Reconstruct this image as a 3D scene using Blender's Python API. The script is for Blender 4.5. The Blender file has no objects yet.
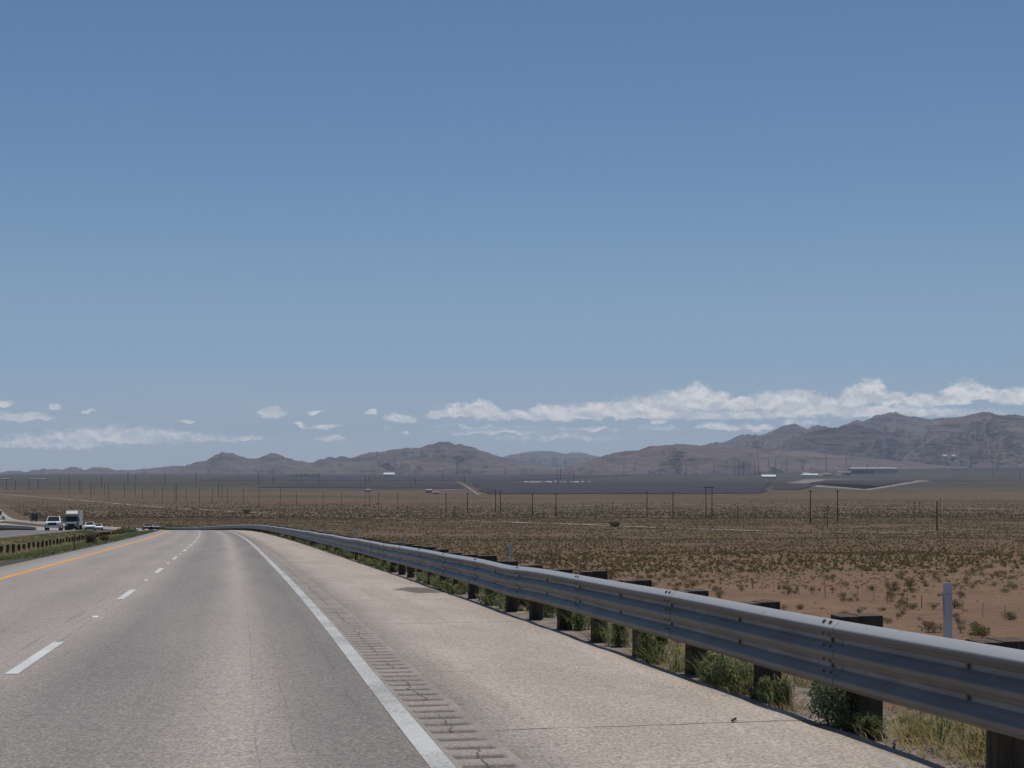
import bpy, bmesh, math, random
import numpy as np
from mathutils import Vector

R = random.Random(11)
RN = np.random.default_rng(5)
SC = bpy.context.scene
COL = SC.collection
F = 1334.0            # focal length in pixels of the 1024 wide picture
HZ = 462.0            # row of the true horizon
EYE = 1.55
rad = math.radians

# ------------------------------------------------------------------ numbers
def pchip(xs, ys):
    xs = np.array(xs, float); ys = np.array(ys, float)
    h = np.diff(xs); d = np.diff(ys) / h
    m = np.zeros(len(xs)); m[0] = d[0]; m[-1] = d[-1]
    for i in range(1, len(xs) - 1):
        if d[i-1] * d[i] > 0:
            w1 = 2*h[i] + h[i-1]; w2 = h[i] + 2*h[i-1]
            m[i] = (w1 + w2) / (w1/d[i-1] + w2/d[i])
    def f(q):
        q = np.asarray(q, float)
        k = np.clip(np.searchsorted(xs, q) - 1, 0, len(xs) - 2)
        t = np.clip((q - xs[k]) / h[k], 0, 1)
        a = (1 + 2*t) * (1 - t)**2; b = t*(1 - t)**2; c = t*t*(3 - 2*t); e = t*t*(t - 1)
        return a*ys[k] + b*h[k]*m[k] + c*ys[k+1] + e*h[k]*m[k+1]
    return f

def spline(xs, ys):
    xs = np.array(xs, float); ys = np.array(ys, float); n = len(xs)
    h = np.diff(xs); A = np.zeros((n, n)); b = np.zeros(n); A[0, 0] = A[-1, -1] = 1
    for i in range(1, n - 1):
        A[i, i-1] = h[i-1]; A[i, i] = 2*(h[i-1] + h[i]); A[i, i+1] = h[i]
        b[i] = 3*((ys[i+1] - ys[i])/h[i] - (ys[i] - ys[i-1])/h[i-1])
    c = np.linalg.solve(A, b)
    def f(q):
        q = np.asarray(q, float)
        k = np.clip(np.searchsorted(xs, q) - 1, 0, n - 2)
        t = q - xs[k]
        B = (ys[k+1] - ys[k])/h[k] - h[k]*(2*c[k] + c[k+1])/3
        D = (c[k+1] - c[k])/(3*h[k])
        inside = ys[k] + B*t + c[k]*t*t + D*t**3
        s0 = (ys[1] - ys[0])/h[0]; s1 = (ys[-1] - ys[-2])/h[-1]
        return np.where(q < xs[0], ys[0] + s0*(q - xs[0]), np.where(q > xs[-1], ys[-1] + s1*(q - xs[-1]), inside))
    return f

# white edge line of our carriageway in plan; everything on the road is an offset from it
refX = spline([-200, -60, 0, 10, 22, 50, 90, 121, 160, 200, 230, 280, 340, 430, 550, 800, 1150, 2500, 6000],
              [43.0, 14.0, 1.33, -.755, -3.22, -9.15, -17.8, -24.8, -33.9, -44.2, -53.0, -68.5, -89.5, -130, -191, -301, -441, -985, -2400])
natural = pchip([-400, -100, 0, 300, 600, 900, 1300, 1850, 3000, 5000, 8000, 12000, 15000, 20000, 33000],
                [16.8, 4.2, 0, -12.6, -25.2, -36.3, -46.5, -56.5, -70.5, -81, -93, -107, -150, -240, -460])
dip = pchip([-400, 130, 160, 200, 230, 300, 350, 450, 600, 80000], [0, 0, .05, .27, .55, 1.3, 1.6, 1.2, 0, 0])
fill = pchip([-400, -100, 0, 300, 900, 80000], [5, 6, 6.6, 7.0, 0.0, 0.0])
def zr(Y): return natural(Y) - dip(Y)
def slope(Y): return (refX(np.asarray(Y) + .5) - refX(np.asarray(Y) - .5))
def sstep(a, b, x):
    t = np.clip((np.asarray(x, float) - a)/(b - a), 0, 1); return t*t*(3 - 2*t)

_perm = np.random.default_rng(3).random((256, 256))
def vnoise(x, y):
    x = np.asarray(x, float); y = np.asarray(y, float)
    xi = np.floor(x).astype(int); yi = np.floor(y).astype(int)
    fx = x - xi; fy = y - yi; fx = fx*fx*fx*(fx*(fx*6 - 15) + 10); fy = fy*fy*fy*(fy*(fy*6 - 15) + 10)
    g = lambda a, b: _perm[a & 255, b & 255]
    return (g(xi, yi)*(1 - fx) + g(xi+1, yi)*fx)*(1 - fy) + (g(xi, yi+1)*(1 - fx) + g(xi+1, yi+1)*fx)*fy
def fbm(x, y, o=4, gain=.5):
    s = 0; a = 1; t = 0
    for i in range(o):
        s = s + a*vnoise(x*2**i + 17.3*i, y*2**i + 9.1*i); t += a; a *= gain
    return s/t
def ridged(x, y, o=5):
    s = 0; a = 1; t = 0; w = 1
    for i in range(o):
        n = 1 - np.abs(2*vnoise(x*2**i + 31.7*i, y*2**i + 5.3*i) - 1); n = n*n
        s = s + a*n*w; t += a; w = np.clip(n*1.6, 0, 1); a *= .5
    return s/t

C12 = math.cos(rad(12))
O_EDGE = 3.05         # outer edge of the paved shoulder
def H(X, Y):
    X = np.asarray(X, float); Y = np.asarray(Y, float)
    o = (X - refX(Y))*C12
    away = np.maximum(np.maximum(o - 5, -o - 36), 0)
    z = natural(Y) - dip(Y)*(1 - sstep(0, 40, away)) - .06 - .05*sstep(300, 700, Y)
    e = np.maximum(o - 4.1, 0)*.42; f = fill(Y)
    d = f*(1 - np.exp(-e/np.maximum(f, .01)*1.25)); d = np.minimum(d, f)
    z = z - d
    z = z - .30*sstep(-9.6, -12.5, o)*sstep(-17.9, -15, o)
    z = z + sstep(1, 14, away)*((fbm(X/9, Y/9, 3) - .5)*.35 + (fbm(X/70, Y/70, 3) - .5)*1.3*sstep(20, 160, away))
    z = z + (fbm(X*1.3, Y*1.3, 2) - .5)*.05*sstep(3.2, 4.0, o)
    z = z + 62*sstep(1200, 4600, X)*sstep(6500, 12500, Y)          # the fan rising to the right mountains
    return z

RIDGES = []
def at(px, py):
    """Where the sight line through a picture point meets the ground."""
    Y = np.geomspace(6, 16000, 6000)
    X = (px - 512)/F*Y; z = EYE - (py - HZ)/F*Y
    hit = np.nonzero(H(X, Y) > z)[0]
    best = None
    for tree in RIDGES:
        h = tree.ray_cast(Vector((0, 0, EYE)), Vector(((px - 512)/F, 1, -(py - HZ)/F)).normalized())[0]
        if h is not None and (best is None or h.y < best.y): best = h
    if len(hit) == 0 or (best is not None and best.y < Y[hit[0]]): return best
    a, b = Y[max(hit[0]-1, 0)], Y[hit[0]]
    for _ in range(30):
        m = (a + b)/2
        if H((px - 512)/F*m, m) > EYE - (py - HZ)/F*m: b = m
        else: a = m
    return Vector(((px - 512)/F*b, b, float(H((px - 512)/F*b, b))))

def on_road(Y, o):
    m = float(slope(Y)); n = math.sqrt(1 + m*m)
    X = float(refX(Y)) + o/n; Y2 = Y - o*m/n
    return X, Y2, float(zr(Y2))

# ------------------------------------------------------------------ materials
def mat(name, col=(.5, .5, .5), rough=.8, metal=0.0, var=.12, scale=6.0, bump=0.0, bscale=40.0, emit=None, spec=.5):
    m = bpy.data.materials.new(name); m.use_nodes = True
    nt = m.node_tree; b = nt.nodes['Principled BSDF']
    b.inputs['Roughness'].default_value = rough; b.inputs['Metallic'].default_value = metal
    b.inputs['Specular IOR Level'].default_value = spec
    tc = nt.nodes.new('ShaderNodeTexCoord'); n = nt.nodes.new('ShaderNodeTexNoise')
    n.inputs['Scale'].default_value = scale; n.inputs['Detail'].default_value = 5
    nt.links.new(tc.outputs['Object'], n.inputs['Vector'])
    r = nt.nodes.new('ShaderNodeValToRGB')
    r.color_ramp.elements[0].position = .3; r.color_ramp.elements[1].position = .7
    r.color_ramp.elements[0].color = (*[c*(1 - var) for c in col], 1)
    r.color_ramp.elements[1].color = (*[min(1, c*(1 + var)) for c in col], 1)
    nt.links.new(n.outputs['Fac'], r.inputs['Fac']); nt.links.new(r.outputs['Color'], b.inputs['Base Color'])
    if bump:
        n2 = nt.nodes.new('ShaderNodeTexNoise'); n2.inputs['Scale'].default_value = bscale; n2.inputs['Detail'].default_value = 4
        nt.links.new(tc.outputs['Object'], n2.inputs['Vector'])
        bp = nt.nodes.new('ShaderNodeBump'); bp.inputs['Strength'].default_value = bump; bp.inputs['Distance'].default_value = .02
        nt.links.new(n2.outputs['Fac'], bp.inputs['Height']); nt.links.new(bp.outputs['Normal'], b.inputs['Normal'])
    return m

class NT:
    """Small helper for writing node trees as expressions."""
    def __init__(s, nt): s.nt = nt
    def n(s, t, **kw):
        nd = s.nt.nodes.new(t)
        for k, v in kw.items(): setattr(nd, k, v)
        return nd
    def put(s, sock, v):
        if isinstance(v, bpy.types.NodeSocket): s.nt.links.new(v, sock)
        elif v is not None: sock.default_value = v
    def m(s, op, a, b=None, c=None, clamp=False):
        nd = s.n('ShaderNodeMath', operation=op, use_clamp=clamp)
        for i, v in enumerate((a, b, c)):
            if v is not None: s.put(nd.inputs[i], v)
        return nd.outputs[0]
    def v(s, op, a, b=None, sc=None):
        nd = s.n('ShaderNodeVectorMath', operation=op)
        s.put(nd.inputs[0], a)
        if b is not None: s.put(nd.inputs[1], b)
        if sc is not None: s.put(nd.inputs['Scale'], sc)
        return nd.outputs['Value'] if op in ('LENGTH', 'DOT_PRODUCT') else nd.outputs['Vector']
    def noise(s, vec, scale, detail=4, rough=.5, dist=0.0, dims='3D'):
        nd = s.n('ShaderNodeTexNoise', noise_dimensions=dims)
        s.put(nd.inputs['Vector'], vec); nd.inputs['Scale'].default_value = scale
        nd.inputs['Detail'].default_value = detail; nd.inputs['Roughness'].default_value = rough; nd.inputs['Distortion'].default_value = dist
        return nd.outputs['Fac']
    def voro(s, vec, scale, feature='F1'):
        nd = s.n('ShaderNodeTexVoronoi', feature=feature); s.put(nd.inputs['Vector'], vec); nd.inputs['Scale'].default_value = scale
        return nd.outputs['Distance']
    def step(s, x, a, b):
        nd = s.n('ShaderNodeMapRange', interpolation_type='SMOOTHSTEP')
        s.put(nd.inputs[0], x); nd.inputs[1].default_value = a; nd.inputs[2].default_value = b
        return nd.outputs[0]
    def mix(s, f, a, b, mode='MIX'):
        nd = s.n('ShaderNodeMix', data_type='RGBA', blend_type=mode)
        s.put(nd.inputs[0], f)
        for i, v in ((6, a), (7, b)):
            s.put(nd.inputs[i], v if isinstance(v, bpy.types.NodeSocket) else (*v, 1))
        return nd.outputs[2]
    def ramp(s, x, stops):
        nd = s.n('ShaderNodeValToRGB'); s.put(nd.inputs[0], x); e = nd.color_ramp.elements
        while len(e) < len(stops): e.new(.5)
        for k, (p, c) in enumerate(stops):
            e[k].position = p; e[k].color = (*c, 1) if not isinstance(c, (int, float)) else (c, c, c, 1)
        return nd.outputs[0]
    def sep(s, vec):
        nd = s.n('ShaderNodeSeparateXYZ'); s.put(nd.inputs[0], vec); return nd.outputs
    def comb(s, x, y, z=0.0):
        nd = s.n('ShaderNodeCombineXYZ')
        for i, v in enumerate((x, y, z)): s.put(nd.inputs[i], v)
        return nd.outputs[0]
    def bump(s, h, strength, dist, prev=None):
        nd = s.n('ShaderNodeBump'); s.put(nd.inputs['Height'], h); nd.inputs['Strength'].default_value = strength; nd.inputs['Distance'].default_value = dist
        if prev is not None: s.put(nd.inputs['Normal'], prev)
        return nd.outputs[0]

def new_mat(name):
    m = bpy.data.materials.new(name); m.use_nodes = True
    return m, NT(m.node_tree), m.node_tree.nodes['Principled BSDF']

def asphalt_material():
    m, t, b = new_mat('worn_asphalt')
    uv = t.n('ShaderNodeUVMap').outputs[0]; u, v, _ = t.sep(uv)
    pos = t.n('ShaderNodeNewGeometry').outputs['Position']
    wob = t.m('MULTIPLY', t.m('SUBTRACT', t.noise(t.comb(t.m('MULTIPLY', u, .3), t.m('MULTIPLY', v, .05)), 1.0, 3), .5), .7)
    uu = t.m('DIVIDE', t.m('ADD', t.m('ADD', u, wob), 8.6), 8.8)
    P = lambda o: (o + 8.6)/8.8
    # polished grey wheel tracks between paler bands
    track = t.ramp(uu, [(0, .15), (P(-7.5), .0), (P(-7.0), .25), (P(-6.1), .48), (P(-5.2), .25), (P(-4.4), .5), (P(-3.5), .15), (P(-2.7), .95), (P(-1.85), .75), (P(-1.28), .0), (P(-.78), .8), (P(-.35), .95), (P(-.1), .7)])
    blot = t.noise(t.comb(t.m('MULTIPLY', u, .9), t.m('MULTIPLY', v, .12)), 1.0, 4, .6)
    fac = t.m('ADD', t.m('MULTIPLY', track, .82), t.m('MULTIPLY', t.m('SUBTRACT', blot, .5), .9), clamp=True)
    c = t.mix(fac, ROAD_PALE, ROAD_DARK)
    agg = t.noise(pos, 42, 2, .7); agg2 = t.noise(pos, 15, 3, .7)
    c = t.mix(1.0, c, t.ramp(agg, [(.28, .45), (.5, .98), (.72, 1.6)]), 'MULTIPLY')
    c = t.mix(.9, c, t.ramp(agg2, [(.3, .78), (.7, 1.22)]), 'MULTIPLY')
    # pink and blue-grey stone flecks
    c = t.mix(t.m('MULTIPLY', t.step(t.noise(pos, 34, 2), .56, .68), .25), c, (.34, .26, .24))
    # long dark seams and hairline cracks
    w2 = t.m('MULTIPLY', t.m('SUBTRACT', t.noise(t.comb(0.0, v), .5, 3, .55), .5), .10)
    w3 = t.m('MULTIPLY', t.m('SUBTRACT', t.noise(t.comb(3.0, v), 1.1, 4, .6), .5), .08)
    for o, w, k, ww in ((-.87, .011, .32, w2), (-1.12, .011, .28, w2), (-3.46, .014, .55, w3), (-3.78, .016, .6, w2), (-3.6, .01, .4, w3), (-.3, .01, .4, w3), (-6.95, .012, .3, w2)):
        dd = t.m('ABSOLUTE', t.m('SUBTRACT', t.m('ADD', u, ww), o))
        gate = t.step(t.noise(t.comb(o*7, v), .7, 3), .42, .6)
        c = t.mix(t.m('MULTIPLY', t.m('MULTIPLY', t.m('SUBTRACT', 1.0, t.step(dd, w*.3, w)), gate), k), c, (.07, .065, .06))
    # small dark scuffs
    sc = t.step(t.noise(t.comb(t.m('MULTIPLY', u, 2.2), t.m('MULTIPLY', v, .8)), 2.0, 5, .75), .68, .78)
    c = t.mix(t.m('MULTIPLY', sc, .35), c, (.09, .085, .08))
    t.put(b.inputs['Base Color'], c); b.inputs['Roughness'].default_value = .82; b.inputs['Specular IOR Level'].default_value = .35
    t.put(b.inputs['Normal'], t.bump(agg, .35, .006, t.bump(agg2, .2, .01)))
    return m

def shoulder_material():
    m, t, b = new_mat('shoulder_concrete')
    uv = t.n('ShaderNodeUVMap').outputs[0]; u, v, _ = t.sep(uv)
    pos = t.n('ShaderNodeNewGeometry').outputs['Position']
    blot = t.noise(t.comb(t.m('MULTIPLY', u, .8), t.m('MULTIPLY', v, .25)), 1.0, 5, .6)
    c = t.mix(t.step(blot, .35, .65), SHOULDER_A, SHOULDER_B)
    # dusty tan tracks along the shoulder
    tan = t.m('MULTIPLY', t.step(t.noise(t.comb(t.m('MULTIPLY', u, 1.3), t.m('MULTIPLY', v, .06)), 1.0, 4, .6), .5, .66), .5)
    c = t.mix(tan, c, (.27, .228, .17))
    agg = t.noise(pos, 38, 2, .7); agg2 = t.noise(pos, 13, 3, .65)
    c = t.mix(1.0, c, t.ramp(agg, [(.28, .5), (.5, .99), (.72, 1.5)]), 'MULTIPLY')
    c = t.mix(.8, c, t.ramp(agg2, [(.3, .86), (.7, 1.14)]), 'MULTIPLY')
    peb = t.step(t.voro(pos, 20), .16, .1)
    c = t.mix(t.m('MULTIPLY', peb, .45), c, (.13, .115, .10))
    # transverse joints, each broken and wandering a little
    wj = t.m('MULTIPLY', t.m('SUBTRACT', t.noise(t.comb(u, t.m('MULTIPLY', v, .15)), 2.4, 5, .65), .5), .16)
    for j, (y0, k, wd) in enumerate(((9.62, 1.0, .02), (13.3, .6, .018), (19.4, .85, .03), (24.9, .85, .036), (31.3, .6, .04), (38, .5, .045), (46.5, .45, .05), (55.5, .4, .06), (65.5, .35, .07))):
        dd = t.m('ABSOLUTE', t.m('SUBTRACT', t.m('ADD', v, wj), y0))
        gate = t.step(t.noise(t.comb(t.m('MULTIPLY', u, 2.0), j*3.7), 1.0, 3), .36, .5)
        gate = t.m('MULTIPLY', gate, t.step(u, .45, .8))
        c = t.mix(t.m('MULTIPLY', t.m('MULTIPLY', t.m('SUBTRACT', 1.0, t.step(dd, wd*.3, wd)), gate), k), c, (.05, .045, .04))
    # dark uneven patch near the rail
    q = t.comb(t.m('DIVIDE', t.m('SUBTRACT', u, 2.62), .62), t.m('DIVIDE', t.m('SUBTRACT', v, 28.2), 1.5))
    ql = t.m('ADD', t.v('LENGTH', q), t.m('MULTIPLY', t.m('SUBTRACT', t.noise(t.comb(u, t.m('MULTIPLY', v, .5)), 2.0, 4), .5), .9))
    c = t.mix(t.m('MULTIPLY', t.m('SUBTRACT', 1.0, t.step(ql, .65, .95)), .85), c, (.075, .068, .064))
    # dirt washed on at the outer edge
    ed = t.step(t.m('ADD', u, t.m('MULTIPLY', t.m('SUBTRACT', blot, .5), .8)), 2.75, 3.15)
    c = t.mix(t.m('MULTIPLY', ed, .45), c, (.24, .20, .16))
    t.put(b.inputs['Base Color'], c); b.inputs['Roughness'].default_value = .9; b.inputs['Specular IOR Level'].default_value = .25
    t.put(b.inputs['Normal'], t.bump(agg, .4, .006, t.bump(agg2, .3, .012)))
    return m

def rumble_material():
    m, t, b = new_mat('rumble_asphalt')
    uv = t.n('ShaderNodeUVMap').outputs[0]; u, v, _ = t.sep(uv)
    pos = t.n('ShaderNodeNewGeometry').outputs['Position']
    agg = t.noise(pos, 50, 2, .7); agg2 = t.noise(pos, 12, 3, .7)
    c = t.mix(t.step(t.noise(pos, 1.3, 4), .35, .65), (.262, .228, .200), (.215, .187, .164))
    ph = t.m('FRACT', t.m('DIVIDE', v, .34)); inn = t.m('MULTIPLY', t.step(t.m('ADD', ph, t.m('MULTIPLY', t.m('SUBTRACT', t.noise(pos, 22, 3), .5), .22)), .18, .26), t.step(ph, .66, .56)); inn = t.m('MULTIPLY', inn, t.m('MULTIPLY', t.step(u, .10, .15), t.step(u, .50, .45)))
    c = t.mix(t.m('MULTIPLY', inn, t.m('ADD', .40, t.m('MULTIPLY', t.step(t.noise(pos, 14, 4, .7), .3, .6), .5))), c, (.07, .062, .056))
    c = t.mix(1.0, c, t.ramp(agg, [(.28, .62), (.5, .98), (.72, 1.35)]), 'MULTIPLY')
    wob = t.m('MULTIPLY', t.m('SUBTRACT', t.noise(t.comb(0.0, v), 2.2, 5, .7), .5), .34)
    dd = t.m('ABSOLUTE', t.m('SUBTRACT', t.m('ADD', u, wob), .30))
    c = t.mix(t.m('MULTIPLY', t.m('SUBTRACT', 1.0, t.step(dd, .004, .014)), t.m('MULTIPLY', .8, t.step(t.noise(t.comb(9.0, v), .8, 2), .4, .55))), c, (.04, .035, .03))
    t.put(b.inputs['Base Color'], c); b.inputs['Roughness'].default_value = .9
    t.put(b.inputs['Normal'], t.bump(agg2, .4, .01, t.bump(agg, .4, .006)))
    return m

def paint_material(name, col, under=(.2, .19, .18), worn=.5):
    m, t, b = new_mat(name)
    pos = t.n('ShaderNodeNewGeometry').outputs['Position']
    n = t.noise(pos, 28, 4, .7); n2 = t.noise(pos, 1.1, 4)
    w = t.step(t.m('ADD', n, t.m('MULTIPLY', t.m('SUBTRACT', n2, .5), .5)), .70 - worn*.12, .84 - worn*.08)
    c = t.mix(t.m('MULTIPLY', w, .8), t.mix(t.step(n2, .3, .7), col, [x*.86 for x in col]), under)
    c = t.mix(1.0, c, t.ramp(t.noise(pos, 55, 2), [(.3, .86), (.7, 1.1)]), 'MULTIPLY')
    t.put(b.inputs['Base Color'], c); b.inputs['Roughness'].default_value = .75
    t.put(b.inputs['Normal'], t.bump(n, .25, .005))
    return m

def ground_material():
    m, t, b = new_mat('desert_soil')
    uv = t.n('ShaderNodeUVMap').outputs[0]; o, yy, _ = t.sep(uv)
    pos = t.n('ShaderNodeNewGeometry').outputs['Position']; X, Y, Z = t.sep(pos)
    flat = t.comb(X, Y, 0.0)
    n0 = t.noise(flat, .011, 4); n1 = t.noise(flat, .06, 5, .6); n2 = t.noise(flat, .45, 5, .65); n3 = t.noise(flat, 3.5, 4, .7); n4 = t.noise(flat, 16, 3, .7)
    c = t.mix(t.step(n1, .35, .65), SAND_A, SAND_B)
    c = t.mix(t.m('MULTIPLY', t.step(n2, .45, .68), .8), c, SAND_C)
    # desert pavement: dark and pale stones
    c = t.mix(t.m('MULTIPLY', t.step(n3, .56, .70), .5), c, (.085, .07, .062))
    c = t.mix(t.m('MULTIPLY', t.step(n3, .36, .26), .35), c, (.23, .18, .145))
    # unresolved annual scrub farther out
    veg = t.m('MULTIPLY', t.step(Y, 170, 520), .95)
    vn = t.step(t.m('ADD', t.m('MULTIPLY', t.noise(flat, .12, 4, .7), .6), t.m('MULTIPLY', n0, .5)), .40, .62)
    c = t.mix(t.m('MULTIPLY', veg, t.m('ADD', .48, t.m('MULTIPLY', vn, .42))), c, SCRUB_A)
    band = t.noise(t.comb(t.m('MULTIPLY', X, .0012), t.m('MULTIPLY', Y, .0026), 0.0), 1.0, 3, .5)
    c = t.mix(t.m('MULTIPLY', t.step(Y, 650, 1300), t.m('MULTIPLY', t.step(band, .44, .68), .8)), c, SCRUB_B)
    c = t.mix(t.m('MULTIPLY', t.step(Y, 900, 1800), t.m('MULTIPLY', t.step(band, .46, .30), .35)), c, (.13, .10, .075))
    # the valley floor: mauve playa gravel and pale wash
    far = t.step(Y, 2600, 5200)
    b2 = t.noise(t.comb(t.m('MULTIPLY', X, .00035), t.m('MULTIPLY', Y, .0011), 0.0), 1.0, 5, .65)
    c = t.mix(far, c, t.ramp(b2, [(.3, (.036, .031, .033)), (.46, (.050, .043, .036)), (.58, (.043, .040, .027)), (.72, (.085, .07, .058))]))
    # road margin gravel and the median soil
    g = t.m('MULTIPLY', t.step(o, 2.5, 3.0), t.m('SUBTRACT', 1.0, t.step(t.m('ADD', o, t.m('MULTIPLY', n2, 2.0)), 4.3, 7.0)))
    c = t.mix(g, c, t.mix(t.step(n3, .4, .6), (.235, .195, .165), (.145, .118, .098)))
    med = t.m('MULTIPLY', t.m('SUBTRACT', 1.0, t.step(o, -9.2, -8.4)), t.step(o, -18.6, -17.8))
    c = t.mix(t.m('MULTIPLY', med, .85), c, t.mix(t.step(n2, .38, .62), (.06, .066, .032), (.115, .09, .062)))
    grit = t.m('MULTIPLY', t.step(t.m('ADD', o, t.m('MULTIPLY', t.m('SUBTRACT', n3, .5), 1.2)), -10.2, -9.5), t.m('SUBTRACT', 1.0, t.step(o, -8.7, -8.4)))
    c = t.mix(t.m('MULTIPLY', grit, .85), c, (.065, .057, .052))
    c = t.mix(.8, c, t.ramp(n4, [(.25, .72), (.5, 1.0), (.75, 1.25)]), 'MULTIPLY')
    t.put(b.inputs['Base Color'], c); b.inputs['Roughness'].default_value = .95; b.inputs['Specular IOR Level'].default_value = .1
    t.put(b.inputs['Normal'], t.bump(n3, .6, .08, t.bump(n4, .5, .03, t.bump(n2, .5, .35))))
    return m

def rock_material(name, a, b_, c_):
    m, t, b = new_mat(name)
    pos = t.n('ShaderNodeNewGeometry').outputs['Position']; X, Y, Z = t.sep(pos)
    q = t.comb(t.m('MULTIPLY', X, .001), t.m('MULTIPLY', Y, .001), t.m('MULTIPLY', Z, .004))
    n = t.noise(q, 1.3, 6, .6); n2 = t.noise(q, 3.2, 4, .55, .8); n3 = t.noise(q, 14, 3, .5)
    strata = t.noise(t.comb(t.m('MULTIPLY', X, .00012), t.m('MULTIPLY', Y, .00012), t.m('MULTIPLY', Z, .028)), 1.0, 4, .6, .4)
    c = t.mix(t.step(n, .36, .64), a, b_)
    c = t.mix(t.m('MULTIPLY', t.step(n2, .50, .70), .65), c, c_)
    c = t.mix(t.m('MULTIPLY', t.step(strata, .54, .62), .28), c, [x*.6 for x in c_])
    c = t.mix(.8, c, t.ramp(n3, [(.3, .9), (.7, 1.1)]), 'MULTIPLY')
    t.put(b.inputs['Base Color'], c); b.inputs['Roughness'].default_value = .95; b.inputs['Specular IOR Level'].default_value = .1
    t.put(b.inputs['Normal'], t.bump(n2, .55, 150, t.bump(n3, .25, 20)))
    return m

def leaf_material(name, cols, scale=1.2):
    m, t, b = new_mat(name)
    g = t.n('ShaderNodeNewGeometry'); oi = t.n('ShaderNodeObjectInfo')
    r = t.m('ADD', t.m('MULTIPLY', g.outputs['Random Per Island'], .45), t.m('ADD', t.m('MULTIPLY', oi.outputs['Random'], .25), t.m('MULTIPLY', t.noise(g.outputs['Position'], scale, 3), .35)))
    c = t.ramp(r, [(.12, cols[0]), (.5, cols[1]), (.88, cols[2])])
    t.put(b.inputs['Base Color'], c); b.inputs['Roughness'].default_value = .75; b.inputs['Specular IOR Level'].default_value = .2
    tl = t.n('ShaderNodeBsdfTranslucent'); t.put(tl.inputs[0], c); ms = t.n('ShaderNodeMixShader'); ms.inputs[0].default_value = .5
    t.nt.links.new(b.outputs[0], ms.inputs[1]); t.nt.links.new(tl.outputs[0], ms.inputs[2]); t.nt.links.new(ms.outputs[0], t.nt.nodes['Material Output'].inputs[0])
    return m

def steel_material():
    m, t, b = new_mat('galvanized_steel')
    tc = t.n('ShaderNodeTexCoord').outputs['Object']
    uv = t.n('ShaderNodeUVMap').outputs[0]; u, v, _ = t.sep(uv)
    n = t.noise(tc, 2.2, 5, .6); n2 = t.noise(tc, 28, 4, .65)
    run = t.noise(t.comb(t.m('MULTIPLY', u, 9.0), t.m('MULTIPLY', v, 1.2)), 1.0, 5, .65)
    c = t.mix(t.step(n, .3, .7), (.225, .226, .23), (.17, .17, .172))
    c = t.mix(.6, c, t.ramp(n2, [(.3, .86), (.7, 1.14)]), 'MULTIPLY')
    c = t.mix(t.m('MULTIPLY', t.step(run, .52, .72), .35), c, (.15, .13, .115))
    hump_shade = None
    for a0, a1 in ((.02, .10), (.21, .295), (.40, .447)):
        q = t.m('MULTIPLY', t.step(v, a0 - .012, a0 + .012), t.step(v, a1 + .012, a1 - .012)); hump_shade = q if hump_shade is None else t.m('MAXIMUM', hump_shade, q)
    hump_shade = t.m('MULTIPLY', hump_shade, t.m('ADD', .45, t.m('MULTIPLY', t.noise(t.comb(t.m('MULTIPLY', u, 1.7), t.m('MULTIPLY', v, 9.0)), 1.0, 4, .6), .6)))
    c = t.mix(hump_shade, c, (.125, .112, .098))  # shade painted into the outward hump faces, brown and patchy like road dirt
    c = t.mix(t.m('MULTIPLY', t.step(v, .448, .458), .8), c, (.47, .47, .465))  # top edge painted lighter, standing in for the sun on it
    c = t.mix(t.m('MULTIPLY', t.step(t.noise(t.comb(t.m('MULTIPLY', u, 2.5), t.m('MULTIPLY', v, 7.0)), 1.6, 5, .7), .60, .72), .5), c, (.15, .105, .075))
    t.put(b.inputs['Base Color'], c)
    b.inputs['Metallic'].default_value = .22; b.inputs['Specular IOR Level'].default_value = .4
    t.put(b.inputs['Roughness'], t.m('ADD', .38, t.m('MULTIPLY', n, .2)))
    t.put(b.inputs['Normal'], t.bump(n2, .12, .004))
    return m

def wood_material():
    m, t, b = new_mat('treated_timber')
    tc = t.n('ShaderNodeTexCoord').outputs['Object']; oi = t.n('ShaderNodeObjectInfo').outputs['Random']
    x, y, z = t.sep(tc)
    g = t.noise(t.comb(t.m('MULTIPLY', x, 26.0), t.m('MULTIPLY', y, 26.0), t.m('MULTIPLY', z, 2.0)), 1.0, 5, .65)
    n = t.noise(t.v('ADD', tc, t.comb(t.m('MULTIPLY', oi, 30.0), 0.0, 0.0)), 3, 4)
    c = t.mix(t.step(g, .3, .7), (.055, .04, .03), (.115, .085, .062))
    c = t.mix(t.m('MULTIPLY', t.step(n, .5, .7), .5), c, (.14, .105, .08))
    c = t.mix(t.m('MULTIPLY', oi, .35), c, (.045, .038, .033))
    t.put(b.inputs['Base Color'], c); b.inputs['Roughness'].default_value = .9; b.inputs['Specular IOR Level'].default_value = .2
    t.put(b.inputs['Normal'], t.bump(g, .6, .008))
    return m

ROAD_PALE = (.295, .257, .224); ROAD_DARK = (.142, .132, .122)
SHOULDER_A = (.372, .315, .268); SHOULDER_B = (.312, .262, .222)
SAND_A = (.182, .113, .070); SAND_B = (.150, .093, .058); SAND_C = (.116, .073, .046)
SCRUB_A = (.090, .062, .035); SCRUB_B = (.058, .052, .030)
M = {}
M['road'] = asphalt_material(); M['shoulder'] = shoulder_material(); M['rumble'] = rumble_material()
M['opposite'] = mat('dark_asphalt', (.115, .108, .112), .85, var=.15, scale=.4, bump=.2)
M['white_paint'] = paint_material('white_road_paint', (.43, .43, .41), worn=2.2); M['dash_paint'] = paint_material('lane_line_paint', (.52, .52, .505), worn=.5)
M['yellow_paint'] = paint_material('orange_yellow_road_paint', (.64, .28, .05), worn=.2)
M['ground'] = ground_material(); M['steel'] = steel_material(); M['wood'] = wood_material()
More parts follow.
